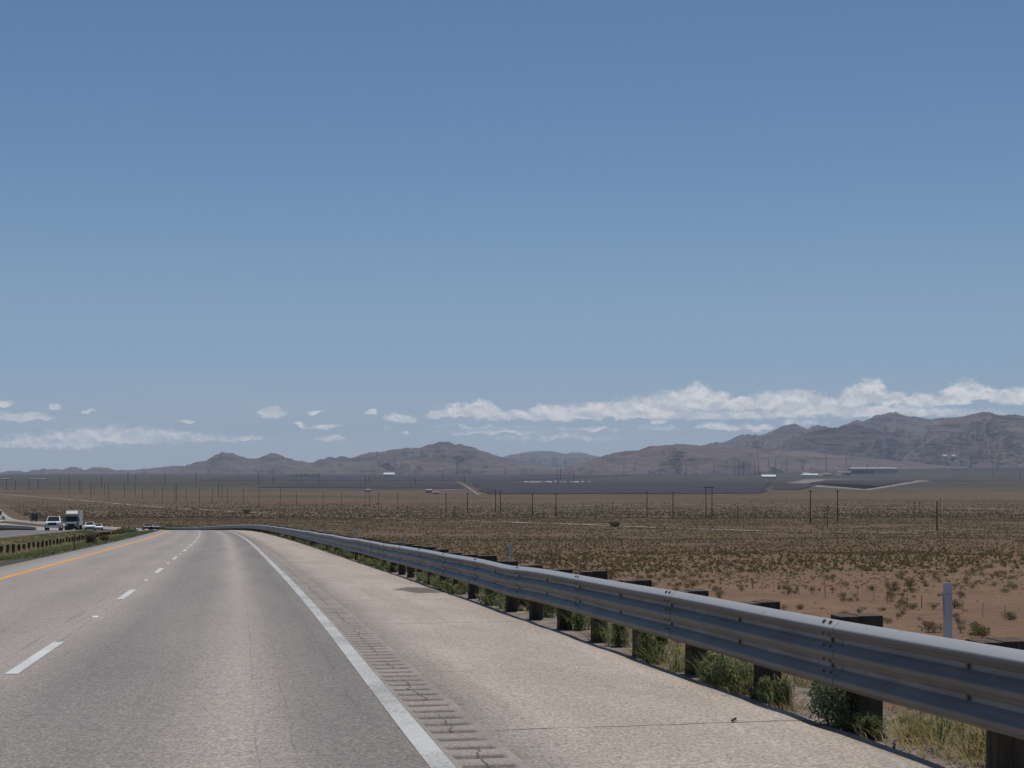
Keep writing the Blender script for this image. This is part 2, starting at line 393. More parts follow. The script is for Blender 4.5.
M['rock'] = rock_material('mountain_rock', (.118, .098, .098), (.095, .082, .085), (.055, .051, .056))
M['rock_red'] = rock_material('reddish_mountain_rock', (.135, .102, .097), (.105, .083, .082), (.064, .055, .058))
M['rock_dark'] = rock_material('dark_mountain_rock', (.078, .07, .072), (.06, .056, .06), (.042, .041, .044))
M['creosote'] = leaf_material('creosote_leaves', [(.105, .085, .038), (.165, .13, .058), (.235, .18, .09)])
M['creosote_dark'] = leaf_material('dark_scrub_leaves', [(.10, .088, .048), (.15, .125, .068), (.215, .165, .098)])
M['bursage'] = leaf_material('pale_dry_scrub', [(.18, .135, .085), (.25, .19, .122), (.34, .26, .165)])
M['weed'] = leaf_material('green_weed_leaves', [(.085, .11, .048), (.16, .19, .082), (.27, .275, .14)], 3)
M['weed_dark'] = leaf_material('dark_weed_leaves', [(.085, .115, .062), (.14, .18, .095), (.23, .26, .15)], 3)
M['weed_yellow'] = leaf_material('yellow_green_grass', [(.20, .19, .065), (.31, .27, .11), (.42, .33, .17)], 3)
M['straw'] = leaf_material('dry_straw_grass', [(.26, .195, .10), (.36, .275, .15), (.46, .36, .21)], 3)
M['median_grass'] = leaf_material('median_grass_blades', [(.075, .105, .036), (.125, .16, .058), (.20, .20, .09)], .5)
M['twig'] = mat('dry_twigs', (.10, .075, .055), .9)
M['pole_wood'] = mat('creosoted_pole_wood', (.05, .04, .034), .9, scale=3)
M['pole_grey'] = mat('weathered_grey_pole', (.11, .10, .095), .85, scale=3)
M['rust'] = mat('rusty_fence_steel', (.10, .065, .045), .8, .2)
M['white_plastic'] = mat('white_marker_plastic', (.60, .61, .62), .55, var=.06, scale=9, bump=.1)
M['sheeting'] = mat('grey_reflective_sheeting', (.50, .51, .56), .35, var=.05)
M['marker'] = mat('pavement_marker_shell', (.72, .72, .70), .5)
M['bolt'] = mat('bolt_steel', (.10, .095, .09), .6, .5)
M['rubber'] = mat('black_rubber', (.022, .021, .02), .8, bump=.2)
M['rim'] = mat('alloy_wheel', (.42, .42, .43), .35, .8)
M['glass'] = mat('tinted_vehicle_glass', (.018, .022, .026), .08, var=.05)
M['lamp'] = mat('clear_headlamp', (.72, .74, .76), .12, var=.04)
M['tail'] = mat('red_tail_lamp', (.35, .02, .015), .25)
M['white_car'] = mat('white_car_paint', (.74, .75, .76), .28, var=.03)
M['grey_car'] = mat('grey_car_paint', (.20, .21, .23), .3, .3, var=.04)
M['dark_car'] = mat('dark_blue_car_paint', (.045, .06, .09), .3, .3, var=.05)
M['slate_car'] = mat('slate_car_paint', (.07, .08, .095), .4, .2, var=.05)
M['truck_cab'] = mat('dark_truck_paint', (.035, .05, .05), .3, .2, var=.08)
M['truck_roof'] = mat('silver_fairing', (.20, .19, .20), .5, .3, var=.05)
M['trailer'] = mat('white_trailer_panel', (.50, .50, .50), .5, var=.06)
M['chrome'] = mat('chrome_trim', (.62, .62, .63), .16, .95)
M['black_trim'] = mat('black_trim', (.025, .025, .026), .55)
M['dark_box'] = mat('dark_box_body', (.045, .04, .042), .6)
M['orange'] = mat('orange_machine_paint', (.60, .25, .03), .5)
M['solar'] = mat('solar_panel_glass', (.042, .036, .045), .75, var=.25, scale=.02, spec=.06)
M['pad'] = mat('graded_pale_dirt', (.165, .132, .108), .95, var=.12, scale=.012)
M['wash'] = mat('pale_dry_wash', (.125, .105, .09), .95, var=.25, scale=.01)
M['track'] = mat('graded_dirt_track', (.225, .178, .14), .95, var=.14, scale=.03)
M['beige_wall'] = mat('beige_metal_cladding', (.36, .29, .235), .7, scale=.05)
M['pale_wall'] = mat('pale_building_wall', (.50, .49, .47), .6, scale=.05)
M['wash_wall'] = mat('dusty_pale_cladding', (.30, .29, .28), .7, scale=.05)
M['white_roof'] = mat('white_metal_roof', (.50, .50, .50), .4, scale=.05)
M['dark_open'] = mat('dark_plant_bay', (.035, .035, .04), .8)
M['stone'] = mat('grey_stone', (.13, .11, .10), .95, scale=9, bump=.4, bscale=14)

# ------------------------------------------------------------------ object helpers
def tag(o, label=None, cat=None, group=None, kind=None):
    if label: o['label'] = label
    if cat: o['category'] = cat
    if group: o['group'] = group
    if kind: o['kind'] = kind
    return o

def link(name, me, m=None, parent=None, smooth=False):
    ob = bpy.data.objects.new(name, me); COL.objects.link(ob)
    if m is not None and not me.materials: me.materials.append(m)
    if smooth: me.polygons.foreach_set('use_smooth', np.ones(len(me.polygons), bool))
    if parent is not None: ob.parent = parent
    return ob

def empty(name, loc=(0, 0, 0), rz=0.0):
    e = bpy.data.objects.new(name, None); COL.objects.link(e); e.location = loc; e.rotation_euler = (0, 0, rz); e.empty_display_size = .3
    return e

def copy_tree(o, parent=None, kids=None):
    if kids is None:
        kids = {}
        for x in COL.objects:
            if x.parent: kids.setdefault(x.parent.name, []).append(x)
    c = o.copy(); COL.objects.link(c)
    if parent is not None: c.parent = parent
    for k in kids.get(o.name, []): copy_tree(k, c, kids)
    return c

def mesh_np(name, V, Fc, uv=None):
    """Mesh from an (n,3) array and an (m,3) or (m,4) index array."""
    V = np.asarray(V, np.float32); Fc = np.asarray(Fc, np.int32); k = Fc.shape[1]
    me = bpy.data.meshes.new(name)
    me.vertices.add(len(V)); me.vertices.foreach_set('co', V.ravel())
    me.loops.add(Fc.size); me.loops.foreach_set('vertex_index', Fc.ravel())
    me.polygons.add(len(Fc)); me.polygons.foreach_set('loop_start', np.arange(0, Fc.size, k, dtype=np.int32))
    if uv is not None:
        l = me.uv_layers.new(name='UVMap'); l.data.foreach_set('uv', np.asarray(uv, np.float32)[Fc.ravel()].ravel())
    me.update(calc_edges=True)
    return me

def grid_faces(nr, nc):
    i = np.arange(nr*nc).reshape(nr, nc)
    return np.stack([i[:-1, :-1].ravel(), i[:-1, 1:].ravel(), i[1:, 1:].ravel(), i[1:, :-1].ravel()], 1)

class MB:
    """Collects simple solids, then links them as ONE mesh object."""
    def __init__(s): s.bm = bmesh.new()
    def box(s, c, d, rz=0.0, bevel=0.0, rx=0.0):
        g = bmesh.ops.create_cube(s.bm, size=1.0)['verts']
        bmesh.ops.scale(s.bm, vec=d, verts=g)
        if bevel:
            ed = {e for v in g for e in v.link_edges}
            r = bmesh.ops.bevel(s.bm, geom=list(ed), offset=bevel, segments=2, affect='EDGES', profile=.6)
            g = list({v for f in r['faces'] for v in f.verts} | {v for v in g if v.is_valid})
        from mathutils import Matrix
        if rx: bmesh.ops.rotate(s.bm, verts=g, cent=(0, 0, 0), matrix=Matrix.Rotation(rx, 3, 'X'))
        if rz: bmesh.ops.rotate(s.bm, verts=g, cent=(0, 0, 0), matrix=Matrix.Rotation(rz, 3, 'Z'))
        bmesh.ops.translate(s.bm, verts=g, vec=c)
        return s
    def tube(s, p, q, r0, r1=None, n=8):
        p = Vector(p); q = Vector(q); r1 = r0 if r1 is None else r1
        d = (q - p).normalized(); a = d.orthogonal().normalized(); b = d.cross(a)
        A = [s.bm.verts.new(p + (a*math.cos(k*2*math.pi/n) + b*math.sin(k*2*math.pi/n))*r0) for k in range(n)]
        B = [s.bm.verts.new(q + (a*math.cos(k*2*math.pi/n) + b*math.sin(k*2*math.pi/n))*r1) for k in range(n)]
        for k in range(n): s.bm.faces.new((A[k], A[(k+1) % n], B[(k+1) % n], B[k]))
        s.bm.faces.new(A[::-1]); s.bm.faces.new(B)
        return s
    def prism(s, poly, wfun, bevel=0.0):
        """Side outline (y, z) extruded across x to the half width wfun(y, z)."""
        L = [s.bm.verts.new((-wfun(y, z), y, z)) for y, z in poly]; Q = [s.bm.verts.new((wfun(y, z), y, z)) for y, z in poly]
        n = len(poly); fs = [s.bm.faces.new(L), s.bm.faces.new(Q[::-1])]
        for k in range(n): fs.append(s.bm.faces.new((L[k], Q[k], Q[(k+1) % n], L[(k+1) % n])))
        bmesh.ops.recalc_face_normals(s.bm, faces=fs)
        if bevel:
            ed = {e for v in L + Q for e in v.link_edges}
            bmesh.ops.bevel(s.bm, geom=list(ed), offset=bevel, segments=2, affect='EDGES', profile=.6)
        return s
    def plate(s, pts, off):
        """A thin pane: the polygon and the same polygon moved by off."""
        A = [s.bm.verts.new(p) for p in pts]; B = [s.bm.verts.new(Vector(p) + Vector(off)) for p in pts]; n = len(pts)
        fs = [s.bm.faces.new(A), s.bm.faces.new(B[::-1])]
        for k in range(n): fs.append(s.bm.faces.new((A[k], B[k], B[(k+1) % n], A[(k+1) % n])))
        bmesh.ops.recalc_face_normals(s.bm, faces=fs)
        return s
    def build(s, name, m, parent=None, loc=None, smooth=False):
        me = bpy.data.meshes.new(name); s.bm.to_mesh(me); s.bm.free()
        ob = link(name, me, m, parent, smooth)
        if loc is not None: ob.location = loc
        return ob

ORD = ('first second third fourth fifth sixth seventh eighth ninth tenth eleventh twelfth thirteenth fourteenth fifteenth sixteenth seventeenth '
       'eighteenth nineteenth twentieth').split()
TENS = {2: 'twenty', 3: 'thirty', 4: 'forty', 5: 'fifty', 6: 'sixty', 7: 'seventy', 8: 'eighty', 9: 'ninety'}
def ordinal(n):
    if n <= 20: return ORD[n-1]
    t, u = divmod(n, 10)
    return TENS[t][:-1] + 'ieth' if u == 0 else TENS[t] + '-' + ORD[u-1]

# ------------------------------------------------------------------ the ground and the roads
rows = np.unique(np.concatenate([np.arange(-300, -20, 20), np.arange(-20, 0, 4), np.arange(0, 60, .75), np.arange(60, 140, 1.25), np.arange(140, 420, 2.5),
                                 np.arange(420, 1300, 8), np.geomspace(1300, 32000, 130)]))
lat = np.concatenate([-np.geomspace(60, 26000, 70)[::-1], np.arange(-57, -34, 3), [-34, -33, -32, -30, -27, -24, -21, -20.4, -19.8, -19, -18, -17, -16, -14.5, -13, -12, -11, -10.3, -9.8, -9.3, -8.9, -8.4, -6, -3, 0, 2.4, 3.0],
                      np.arange(3.3, 9, .3), np.arange(9, 30, 1.0), np.arange(30, 100, 2.5), np.geomspace(100, 26000, 110)])
YY, OO = np.meshgrid(rows, lat, indexing='ij')
XX = refX(YY) + OO/C12
me = mesh_np('desert_ground', np.stack([XX, YY, H(XX, YY)], -1).reshape(-1, 3), grid_faces(*YY.shape), np.stack([OO, YY], -1).reshape(-1, 2))
tag(link('ground', me, M['ground'], smooth=True), 'brown desert ground sloping down to the wide valley', kind='structure')

def strip(name, os_, Ys, dz, m, label, zfun=None, skirt=0.0):
    """A sheet along the road between offsets os_, at the rows Ys."""
    Ys = np.asarray(Ys, float); mm = slope(Ys)[:, None]; n = np.sqrt(1 + mm*mm); o = np.asarray(os_, float)[None, :]
    oo = o - .03*(1 - sstep(6, 20, Ys[:, None]))*(1 - sstep(.53, 2.0, o))      # the lines drift a little off the shoulder edge
    X = refX(Ys)[:, None] + oo/n; Y = Ys[:, None] - oo*mm/n; Z = zr(Y) + dz
    if zfun is not None: Z = Z + zfun(o, Ys[:, None])
    UV = np.stack([np.broadcast_to(o, X.shape), np.broadcast_to(Ys[:, None], X.shape)], -1)
    V = np.stack([X, Y, Z], -1)
    if skirt:
        e = V[:, -1:].copy(); e[..., 2] -= skirt; V = np.concatenate([V, e], 1); UV = np.concatenate([UV, UV[:, -1:] + [.001, 0]], 1)
        e = V[:, :1].copy(); e[..., 2] -= skirt; V = np.concatenate([e, V], 1); UV = np.concatenate([UV[:, :1] - [.001, 0], UV], 1)
    me = mesh_np(name, V.reshape(-1, 3), grid_faces(*V.shape[:2]), UV.reshape(-1, 2))
    return tag(link(name, me, m), label, kind='structure')

YR = np.unique(np.concatenate([np.arange(-60, 0, 3), np.arange(0, 130, .5), np.arange(130, 420, 2.5), np.arange(420, 1300, 8), np.geomspace(1300, 2600, 40)]))
def ragged(o, Y): return 0*o
strip('road', [-8.55, -7.2, -5.4, -3.6, -1.8, .09], YR, 0, M['road'], 'worn grey two-lane carriageway curving away downhill', skirt=.05)
edge_noise = lambda o, Y: np.where(o > 2.9, -.012*(vnoise(Y*1.7, Y*0+3) > .5), 0)
strip('shoulder', [.53, 1.2, 2.0, 2.7, O_EDGE], YR, 0, M['shoulder'], 'pale pinkish paved shoulder beside the white line', edge_noise, skirt=.10)
YG = np.unique(np.concatenate([np.arange(-60, 4, 2), np.arange(4, 75, .0425), np.arange(75, 420, 2.5), np.arange(420, 1300, 8), np.geomspace(1300, 2600, 40)]))
def grooves(o, Y):
    ph = (Y/.34) % 1.0
    g = -.020*sstep(.10, .3, ph)*sstep(.72, .5, ph)
    return np.where((o > .12) & (o < .50) & (Y < 75), g, 0)
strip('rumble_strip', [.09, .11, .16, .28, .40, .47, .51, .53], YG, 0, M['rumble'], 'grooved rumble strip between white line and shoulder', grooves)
strip('edge_line_marking', [-.08, .08], YR, .004, M['white_paint'], 'solid white edge line of the carriageway')
strip('median_line_marking', [-7.24, -7.04], YR, .004, M['yellow_paint'], 'solid orange-yellow line beside the grass median')
Y0 = 13.2
k = -1
for k in range(-1, 22):
    a = Y0 + 12.25*k
    strip('lane_line_marking', [-3.53, -3.40], np.linspace(a + .74, a + 4.14, 9), .004, M['dash_paint'], 'white dash of the broken lane line')
for k in range(-1, 14):
    X, Y, Z = on_road(Y0 + 12.25*k + 8.4, -3.46)
    rz = math.atan(-float(slope(Y)))
    b = MB()
    b.prism([(-.05, 0), (-.028, .018), (.028, .018), (.05, 0)], lambda y, z: .05 if z < .01 else .04)
    o = b.build('pavement_marker', M['marker'], loc=(X, Y, Z + .001))
    o.rotation_euler = (-.042, 0, rz); o.scale = (.9, .9, .9)
    tag(o, f'{ordinal(k + 2)} raised white marker along the broken lane line from the near end', 'road marker', 'raised markers between the lane dashes')
YO = np.unique(np.concatenate([np.arange(-60, 420, 2.5), np.arange(420, 1300, 8), np.geomspace(1300, 2600, 40)]))
strip('opposite_road', [-29.8, -27, -25.2, -21.4, -18.2], YO[YO <= 330], 0, M['opposite'], 'dark asphalt stretch of the oncoming carriageway beside the median', skirt=.05)
strip('opposite_road', [-29.8, -27, -25.2, -21.4, -18.2], YO[YO >= 329], 0, M['road'], 'grey carriageway of the oncoming traffic beyond the median', skirt=.05)
strip('opposite_median_line_marking', [-19.6, -19.45], YO, .004, M['yellow_paint'], 'yellow line on the oncoming carriageway')
strip('opposite_edge_line_marking', [-27.2, -27.05], YO, .004, M['white_paint'], 'white edge line on the oncoming carriageway')

def ground_sheet(name, pts, width, dz, m, label, n=160):
    """A narrow track laid on the desert through picture-free plan points."""
    P = np.array([(p.x, p.y) for p in pts]); s = np.concatenate([[0], np.cumsum(np.hypot(*np.diff(P, axis=0).T))])
    fx, fy = pchip(s, P[:, 0]), pchip(s, P[:, 1]); q = np.linspace(0, s[-1], n)
    x, y = fx(q), fy(q); dx, dy = np.gradient(x), np.gradient(y); l = np.hypot(dx, dy); nx, ny = dy/l, -dx/l
    w = width*(.85 + .3*vnoise(q/25, q*0))
    cols = np.linspace(-.5, .5, 5)[None, :]
    X = x[:, None] + nx[:, None]*w[:, None]*cols; Y = y[:, None] + ny[:, None]*w[:, None]*cols
    V = np.stack([X, Y, H(X, Y) + dz], -1)
    return tag(link(name, mesh_np(name, V.reshape(-1, 3), grid_faces(*V.shape[:2]), np.stack([X, Y], -1).reshape(-1, 2)), m), label, kind='structure')

tr = [at(x, y) for x, y in ((-30, 492), (0, 494), (62, 499), (125, 504.5), (187, 509), (250, 512.5), (318, 516), (406, 519.5), (512, 522.5), (587, 525), (687, 529), (760, 531.5))]
ground_sheet('dirt_track', tr, 9, .25, M['track'], 'pale dirt track crossing the scrub below the highway', 300)
ground_sheet('dirt_track', [at(x, y) for x, y in ((560, 506), (700, 504.6), (790, 506.5), (880, 508), (1030, 510))], 14, .35, M['track'], 'faint far dirt track on the right of the valley', 200)
ground_sheet('dirt_track', [at(x, y) for x, y in ((700, 530.5), (800, 531.5), (900, 533.5), (1040, 536))], 3.5, .2, M['track'], 'faint dirt track nearest the twin power poles', 200)

# ------------------------------------------------------------------ mountains
def ridge(name, prof, D, depth, m, label, seed, jag=1.0, ngrid=(520, 90), foot=-150, gull=1.0, xs_pad=0):
    px = [p[0] for p in prof]; py = [p[1] for p in prof]
    f = pchip(px, py)
    nc, nr = ngrid
    xs = np.linspace(px[0], px[-1], nc); t = np.concatenate([np.linspace(0, 1, nr), 1 + np.linspace(.04, .9, 22)])
    yv = f(xs) - 2.6*jag*(fbm(xs/7 + seed, xs*0 + seed, 5, .66) - .5)*2
    hc = EYE + (HZ - yv)/F*D                                   # crest height above datum
    taper = sstep(px[0], px[0] + 25, xs)*sstep(px[-1], px[-1] - 25, xs)
    hc = foot + np.maximum(hc - foot, 0)*(.02 + .98*taper)
    T, A = np.meshgrid(t, xs, indexing='ij')
    depthn = D - depth*(1 - T) + depth*.12*(fbm(A/60 + seed, T*0, 3) - .5)
    u = A/F*D/1000.0                                           # km across
    wx = u*1.15 + .55*(fbm(u*1.1 + seed, T*2.0, 3) - .5)
    rg = ridged(wx + seed*3.1, T*depth/1000*.42 + seed, 5)
    rg2 = ridged(u*3.2 + .5*fbm(u*2, T*5, 2) + seed, T*depth/1000*1.1 + 7 + seed, 4)
    win = np.sin(np.pi*np.clip(T, 0, 1))**.8*(T < 1)
    tt = np.clip(T, 0, 1)
    g = .16*tt + .84*tt**1.75
    g = np.where(T > 1, 1 - .75*np.clip(T - 1, 0, 1), g)
    g = g + gull*win*((rg - .42)*1.25 + (rg2 - .4)*.42)
    Z = foot + (hc[None, :] - foot)*np.clip(g, -.02, 1.02) - 12*(1 - tt)**6
    Z = np.minimum(Z, foot + (hc[None, :] - foot)*np.maximum(tt, .02)**.55)   # spurs stay below the skyline
    X = (A - 512)/F*depthn
    V = np.stack([X, depthn, Z], -1)
    from mathutils.bvhtree import BVHTree
    RIDGES.append(BVHTree.FromPolygons(V.reshape(-1, 3).tolist(), grid_faces(len(t), nc).tolist()))
    return tag(link(name, mesh_np(name, V.reshape(-1, 3), grid_faces(len(t), nc)), m, smooth=True), label, kind='structure')

ridge('mountains', [(455, 470), (490, 459), (506, 456), (512, 454.5), (522, 452.5), (537, 450.7), (554, 451.5), (566, 453.7), (572, 452.5), (582, 453), (594, 455.5), (620, 462), (660, 470)],
      25000, 5000, M['rock'], 'bluish far mountain hump between the two nearer ranges', 1.3, .4)
ridge('hills', [(-120, 473), (-60, 470), (0, 472.5), (7, 471), (18, 470.5), (28, 472), (35, 469.3), (50, 469), (62, 469.5), (70, 467.2), (77, 467.2), (85, 469.8), (95, 467.6), (100, 467.2), (110, 468.8), (118, 469.8), (135, 470), (147, 468.5), (160, 467), (175, 466), (200, 467), (230, 470), (270, 474)],
      15500, 2600, M['rock'], 'low brown hills at the far left of the valley', 2.7, .6)
ridge('mountains', [(140, 474), (160, 471), (175, 468), (190, 464), (205, 460), (212, 456.5), (217, 455), (222, 453), (230, 452.5), (240, 456), (250, 459), (258, 458), (264, 455), (273, 454), (280, 455.5), (288, 458), (298, 461), (312, 462), (322, 459), (342, 456.7), (351, 458), (366, 453.7), (388, 450), (406, 448), (423, 447), (431, 443.7), (447, 441), (456, 444.5), (468, 445.7), (481, 450.5), (493, 454.5), (510, 459), (540, 464), (575, 469), (600, 472)],
      13800, 2900, M['rock'], 'dark brown rocky range left of the valley centre', 4.1, .7)
ridge('hills', [(280, 474), (310, 470), (345, 466), (380, 463), (410, 460), (440, 458), (470, 461), (500, 465), (540, 469), (570, 473)],
      12300, 1500, M['rock_red'], 'low brown foothills before the left range', 9.1, .8, (300, 50))
ridge('mountains', [(640, 470), (680, 452), (702, 446), (715, 443), (732, 439.5), (747, 434), (757, 435.5), (768, 432.5), (775, 429), (783, 426), (795, 424.5), (808, 428), (819, 425), (830, 428), (843, 426), (850, 422), (857, 419), (863, 420.5), (873, 417), (883, 414), (890, 413), (903, 414.5), (918, 417), (930, 419), (948, 418), (980, 422), (1010, 430), (1040, 450)],
      17500, 4200, M['rock'], 'tall blue-grey mountain ridge on the right of the valley', 5.9, .9)
ridge('mountains', [(880, 472), (900, 455), (920, 437), (935, 426), (948, 420), (958, 417), (968, 415), (978, 413), (985, 412), (993, 413.5), (1001, 415.5), (1012, 415), (1024, 416), (1060, 412), (1110, 420), (1180, 430), (1300, 450), (1400, 470)],
      15000, 3200, M['rock_red'], 'broad reddish mountain at the right edge with steep gullies', 7.7, .7, (520, 100), gull=1.15)
ridge('hills', [(760, 470), (785, 441), (800, 436), (820, 430), (838, 427), (857, 424), (868, 427), (880, 431), (893, 436), (905, 442), (920, 450), (935, 457), (960, 470)],
      14200, 2200, M['rock_dark'], 'dark pointed foothill before the tall right ridge', 8.3, .8, (300, 60))
ridge('hills', [(545, 472), (570, 466), (590, 460), (609, 454), (619, 451), (637, 450.5), (645, 448), (652, 445.7), (667, 444.5), (684, 444.5), (700, 446), (730, 447), (765, 448), (800, 451), (840, 455), (880, 459), (930, 464), (990, 470)],
      12400, 2100, M['rock_red'], 'long flat-topped brown ridge at the foot of the right mountains', 3.3, .7, (420, 70))

# ------------------------------------------------------------------ guardrail
PROFILE = [(.030, 0), (.048, .010), (.070, .024), (.083, .040), (.083, .072), (.070, .092), (.020, .128), (.004, .142), (0, .157), (.004, .172), (.020, .188), (.070, .222), (.083, .240), (.083, .268), (.070, .288),
           (.020, .322), (.004, .336), (0, .351), (.004, .366), (.020, .382), (.070, .412), (.083, .424), (.083, .440), (.079, .450), (.026, .502), (.020, .507)]
RAIL_TOP = .80; RAIL_BACK = 3.13
def rail_z(Y):   # the beam is no longer perfectly level
    return .008*math.sin(Y*.43 + .7) + .004*math.sin(Y*1.1) + .014*(float(vnoise(Y/3.7, 5.0)) - .5) - .02*math.exp(-((Y - 21.2)/1.0)**2)
def rail_o(Y): return .008*math.sin(Y*.31 + 2) + .016*(float(vnoise(Y/5.1, 9.0)) - .5) - .03*math.exp(-((Y - 22.3)/1.3)**2)
def rail_panel_mesh(Ya, Yb, back, sgn, top, wob, lap):
    n = max(3, int((Yb - Ya)/.6) + 1) if Yb - Ya < 30 else int((Yb - Ya)/4)
    V = []; UV = []
    for i in range(n):
        y = Ya + (Yb - Ya)*i/(n - 1)
        dz = rail_z(y) if wob else 0; do = rail_o(y) if wob else 0
        out = .0035*lap*(1 - i/(n - 1))
        for side in (0, 1):
            pr = PROFILE if side == 0 else PROFILE[::-1]
            for d, z in pr:
                X, Y, Z = on_road(y, back + do + sgn*(d + out - side*.003)*-1)
                V.append((X, Y, Z + top - .507 + z + dz)); UV.append((y, z))
    c = 2*len(PROFILE); Fc = []
    for i in range(n - 1):
        for j in range(c):
            Fc.append((i*c + j, i*c + (j+1) % c, (i+1)*c + (j+1) % c, (i+1)*c + j))
    L = len(PROFILE)
    for i in (0, n - 1):
        for j in range(L - 1):
            q = (i*c + j, i*c + j + 1, i*c + 2*L - 2 - j, i*c + 2*L - 1 - j)
            Fc.append(q if i else q[::-1])
    return mesh_np('rail_panel', V, Fc, UV)

PITCH = 1.864
Yp0 = 9.42
ks = list(range(-6, 205))
gx, gy, gz = on_road(Yp0 - 6*PITCH, 3.3)
guard = empty('guardrail', (gx, gy, gz))
tag(guard, 'long grey steel guardrail on dark timber posts along the shoulder', 'guardrail')
INV = guard.location.copy()
def under(o, p):           # keep world coordinates while parented to an unrotated thing
    o.parent = p; o.location = o.location - p.location; return o
post_me = None; block_me = None; bolt_me = None
b = MB(); b.box((0, 0, 0), (.19, .19, 1.6), bevel=.008); pm = b.build('post', M['wood']); post_me = pm.data; bpy.data.objects.remove(pm)
b = MB(); b.box((0, 0, 0), (.15, .19, .52), bevel=.008); pm = b.build('block_out', M['wood']); block_me = pm.data; bpy.data.objects.remove(pm)
b = MB(); b.tube((0, 0, 0), (-.014, 0, 0), .020, .014, 8); b.tube((.001, 0, 0), (-.006, 0, 0), .026, .024, 10); pm = b.build('bolt', M['bolt'], smooth=False); bolt_me = pm.data; bpy.data.objects.remove(pm)
panels = []
for k in ks:
    if k % 2 == 0:
        me = rail_panel_mesh(Yp0 + PITCH*k - .16, Yp0 + PITCH*(k + 2) + .16, RAIL_BACK, 1, RAIL_TOP, True, 1)
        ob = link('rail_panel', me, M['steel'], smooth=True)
        me.set_sharp_from_angle(angle=rad(24)); under(ob, guard); panels.append((k, ob))
far_posts = MB(); n_post = 0
for k in ks:
    y = Yp0 + PITCH*k
    rz = math.atan(-float(slope(y)))*1.0
    ang = math.atan(float(slope(y)))*-1
    top = RAIL_TOP + .028 + .03*(R.random() - .5) + rail_z(y)
    tilt = (R.gauss(0, .012), R.gauss(0, .012))
    Xb, Yb, Zb = on_road(y, RAIL_BACK + .080)
    X, Y, Z = on_road(y, RAIL_BACK + .155 + .1)
    if n_post < 97:
        p = bpy.data.objects.new('post', post_me); COL.objects.link(p); p.location = Vector((X, Y, Z + top - .8 + R.uniform(-.02, .02)))
        p.rotation_euler = (tilt[0], tilt[1], rz); under(p, guard)
        q = bpy.data.objects.new('block_out', block_me); COL.objects.link(q); q.parent = p
        q.location = (-.17, R.uniform(-.006, .006), .8 - .26 + R.uniform(-.012, .006))
        q.rotation_euler = (0, R.gauss(0, .012), R.gauss(0, .03)); n_post += 1
    else:
        far_posts.box((X - gx, Y - gy, Z + top - .8 - gz), (.36, .19, 1.6), rz)
fp = far_posts.build('post', M['wood'], guard); fp['kind'] = 'stuff'
pk = dict(panels)
for k in range(-2, 22):
    y = Yp0 + PITCH*k
    holder = pk[k if k % 2 == 0 else k - 1]
    spots = [(0, .157), (0, .351)]
    if k % 2 == 0:
        for zz in (.106, .208, .302, .404): spots += [(-.055, zz), (.055, zz)]
        spots += [(-.055, .484), (.055, .484)]
    for dy, zz in spots:
        dd = float(np.interp(zz, [p[1] for p in PROFILE], [p[0] for p in PROFILE]))
        X, Y, Z = on_road(y + dy, RAIL_BACK + rail_o(y + dy) - dd - .004)
        o = bpy.data.objects.new('bolt', bolt_me); COL.objects.link(o); o.parent = holder
        o.location = Vector((X, Y, Z + RAIL_TOP - .507 + zz + rail_z(y + dy)))
        o.rotation_euler = (0, 0.6 if zz > .45 else 0, math.atan(-float(slope(y)))); s = 1.0 if len(spots) == 2 or dy == 0 else .8; o.scale = (s, s, s)

gx2, gy2, gz2 = on_road(95, -30.4)
g2 = empty('guardrail', (gx2, gy2, gz2)); tag(g2, 'thin steel guardrail behind the oncoming carriageway', 'guardrail')
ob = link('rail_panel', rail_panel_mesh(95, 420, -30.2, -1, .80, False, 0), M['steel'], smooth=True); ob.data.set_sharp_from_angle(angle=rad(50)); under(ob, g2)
for k in range(86):
    y = 96 + k*3.76
    X, Y, Z = on_road(y, -30.5)
    p = bpy.data.objects.new('post', post_me); COL.objects.link(p); p.location = Vector((X, Y, Z + .82 - .8)); p.rotation_euler = (0, 0, math.atan(-float(slope(y)))); under(p, g2)

# ------------------------------------------------------------------ white markers, median posts, wire fence
for k in range(9):
    y = 11.6 + 18.45*k
    X, Y, Z = on_road(y - .98, 4.77)
    zg = float(H(X, Y)); topz = Z + .985
    w = .085
    e = empty('marker_post', (X, Y, zg), math.atan(-float(slope(y))))
    tag(e, f'slim white plastic marker post behind the guardrail, {ordinal(k + 1)} from the camera', 'marker post', 'white marker posts behind the guardrail')
    hgt = topz - zg
    b = MB(); pts = []
    for i in range(9):
        x = -w/2 + w*i/8; pts.append((x, .014*math.cos(x/w*math.pi)))
    for (xa, ya), (xb, yb) in zip(pts[:-1], pts[1:]):
        b.plate([(xa, ya, 0), (xb, yb, 0), (xb, yb, hgt), (xa, ya, hgt)], (0, .004, 0))
    bmesh.ops.remove_doubles(b.bm, verts=b.bm.verts, dist=.0004)
    b.build('stem', M['white_plastic'], e)
    b = MB(); b.box((0, -.003, hgt - .20), (w*.86, .003, .20)); b.build('reflector', M['sheeting'], e)
    e.rotation_euler = (R.gauss(0, .015), R.gauss(0, .015), e.rotation_euler[2])

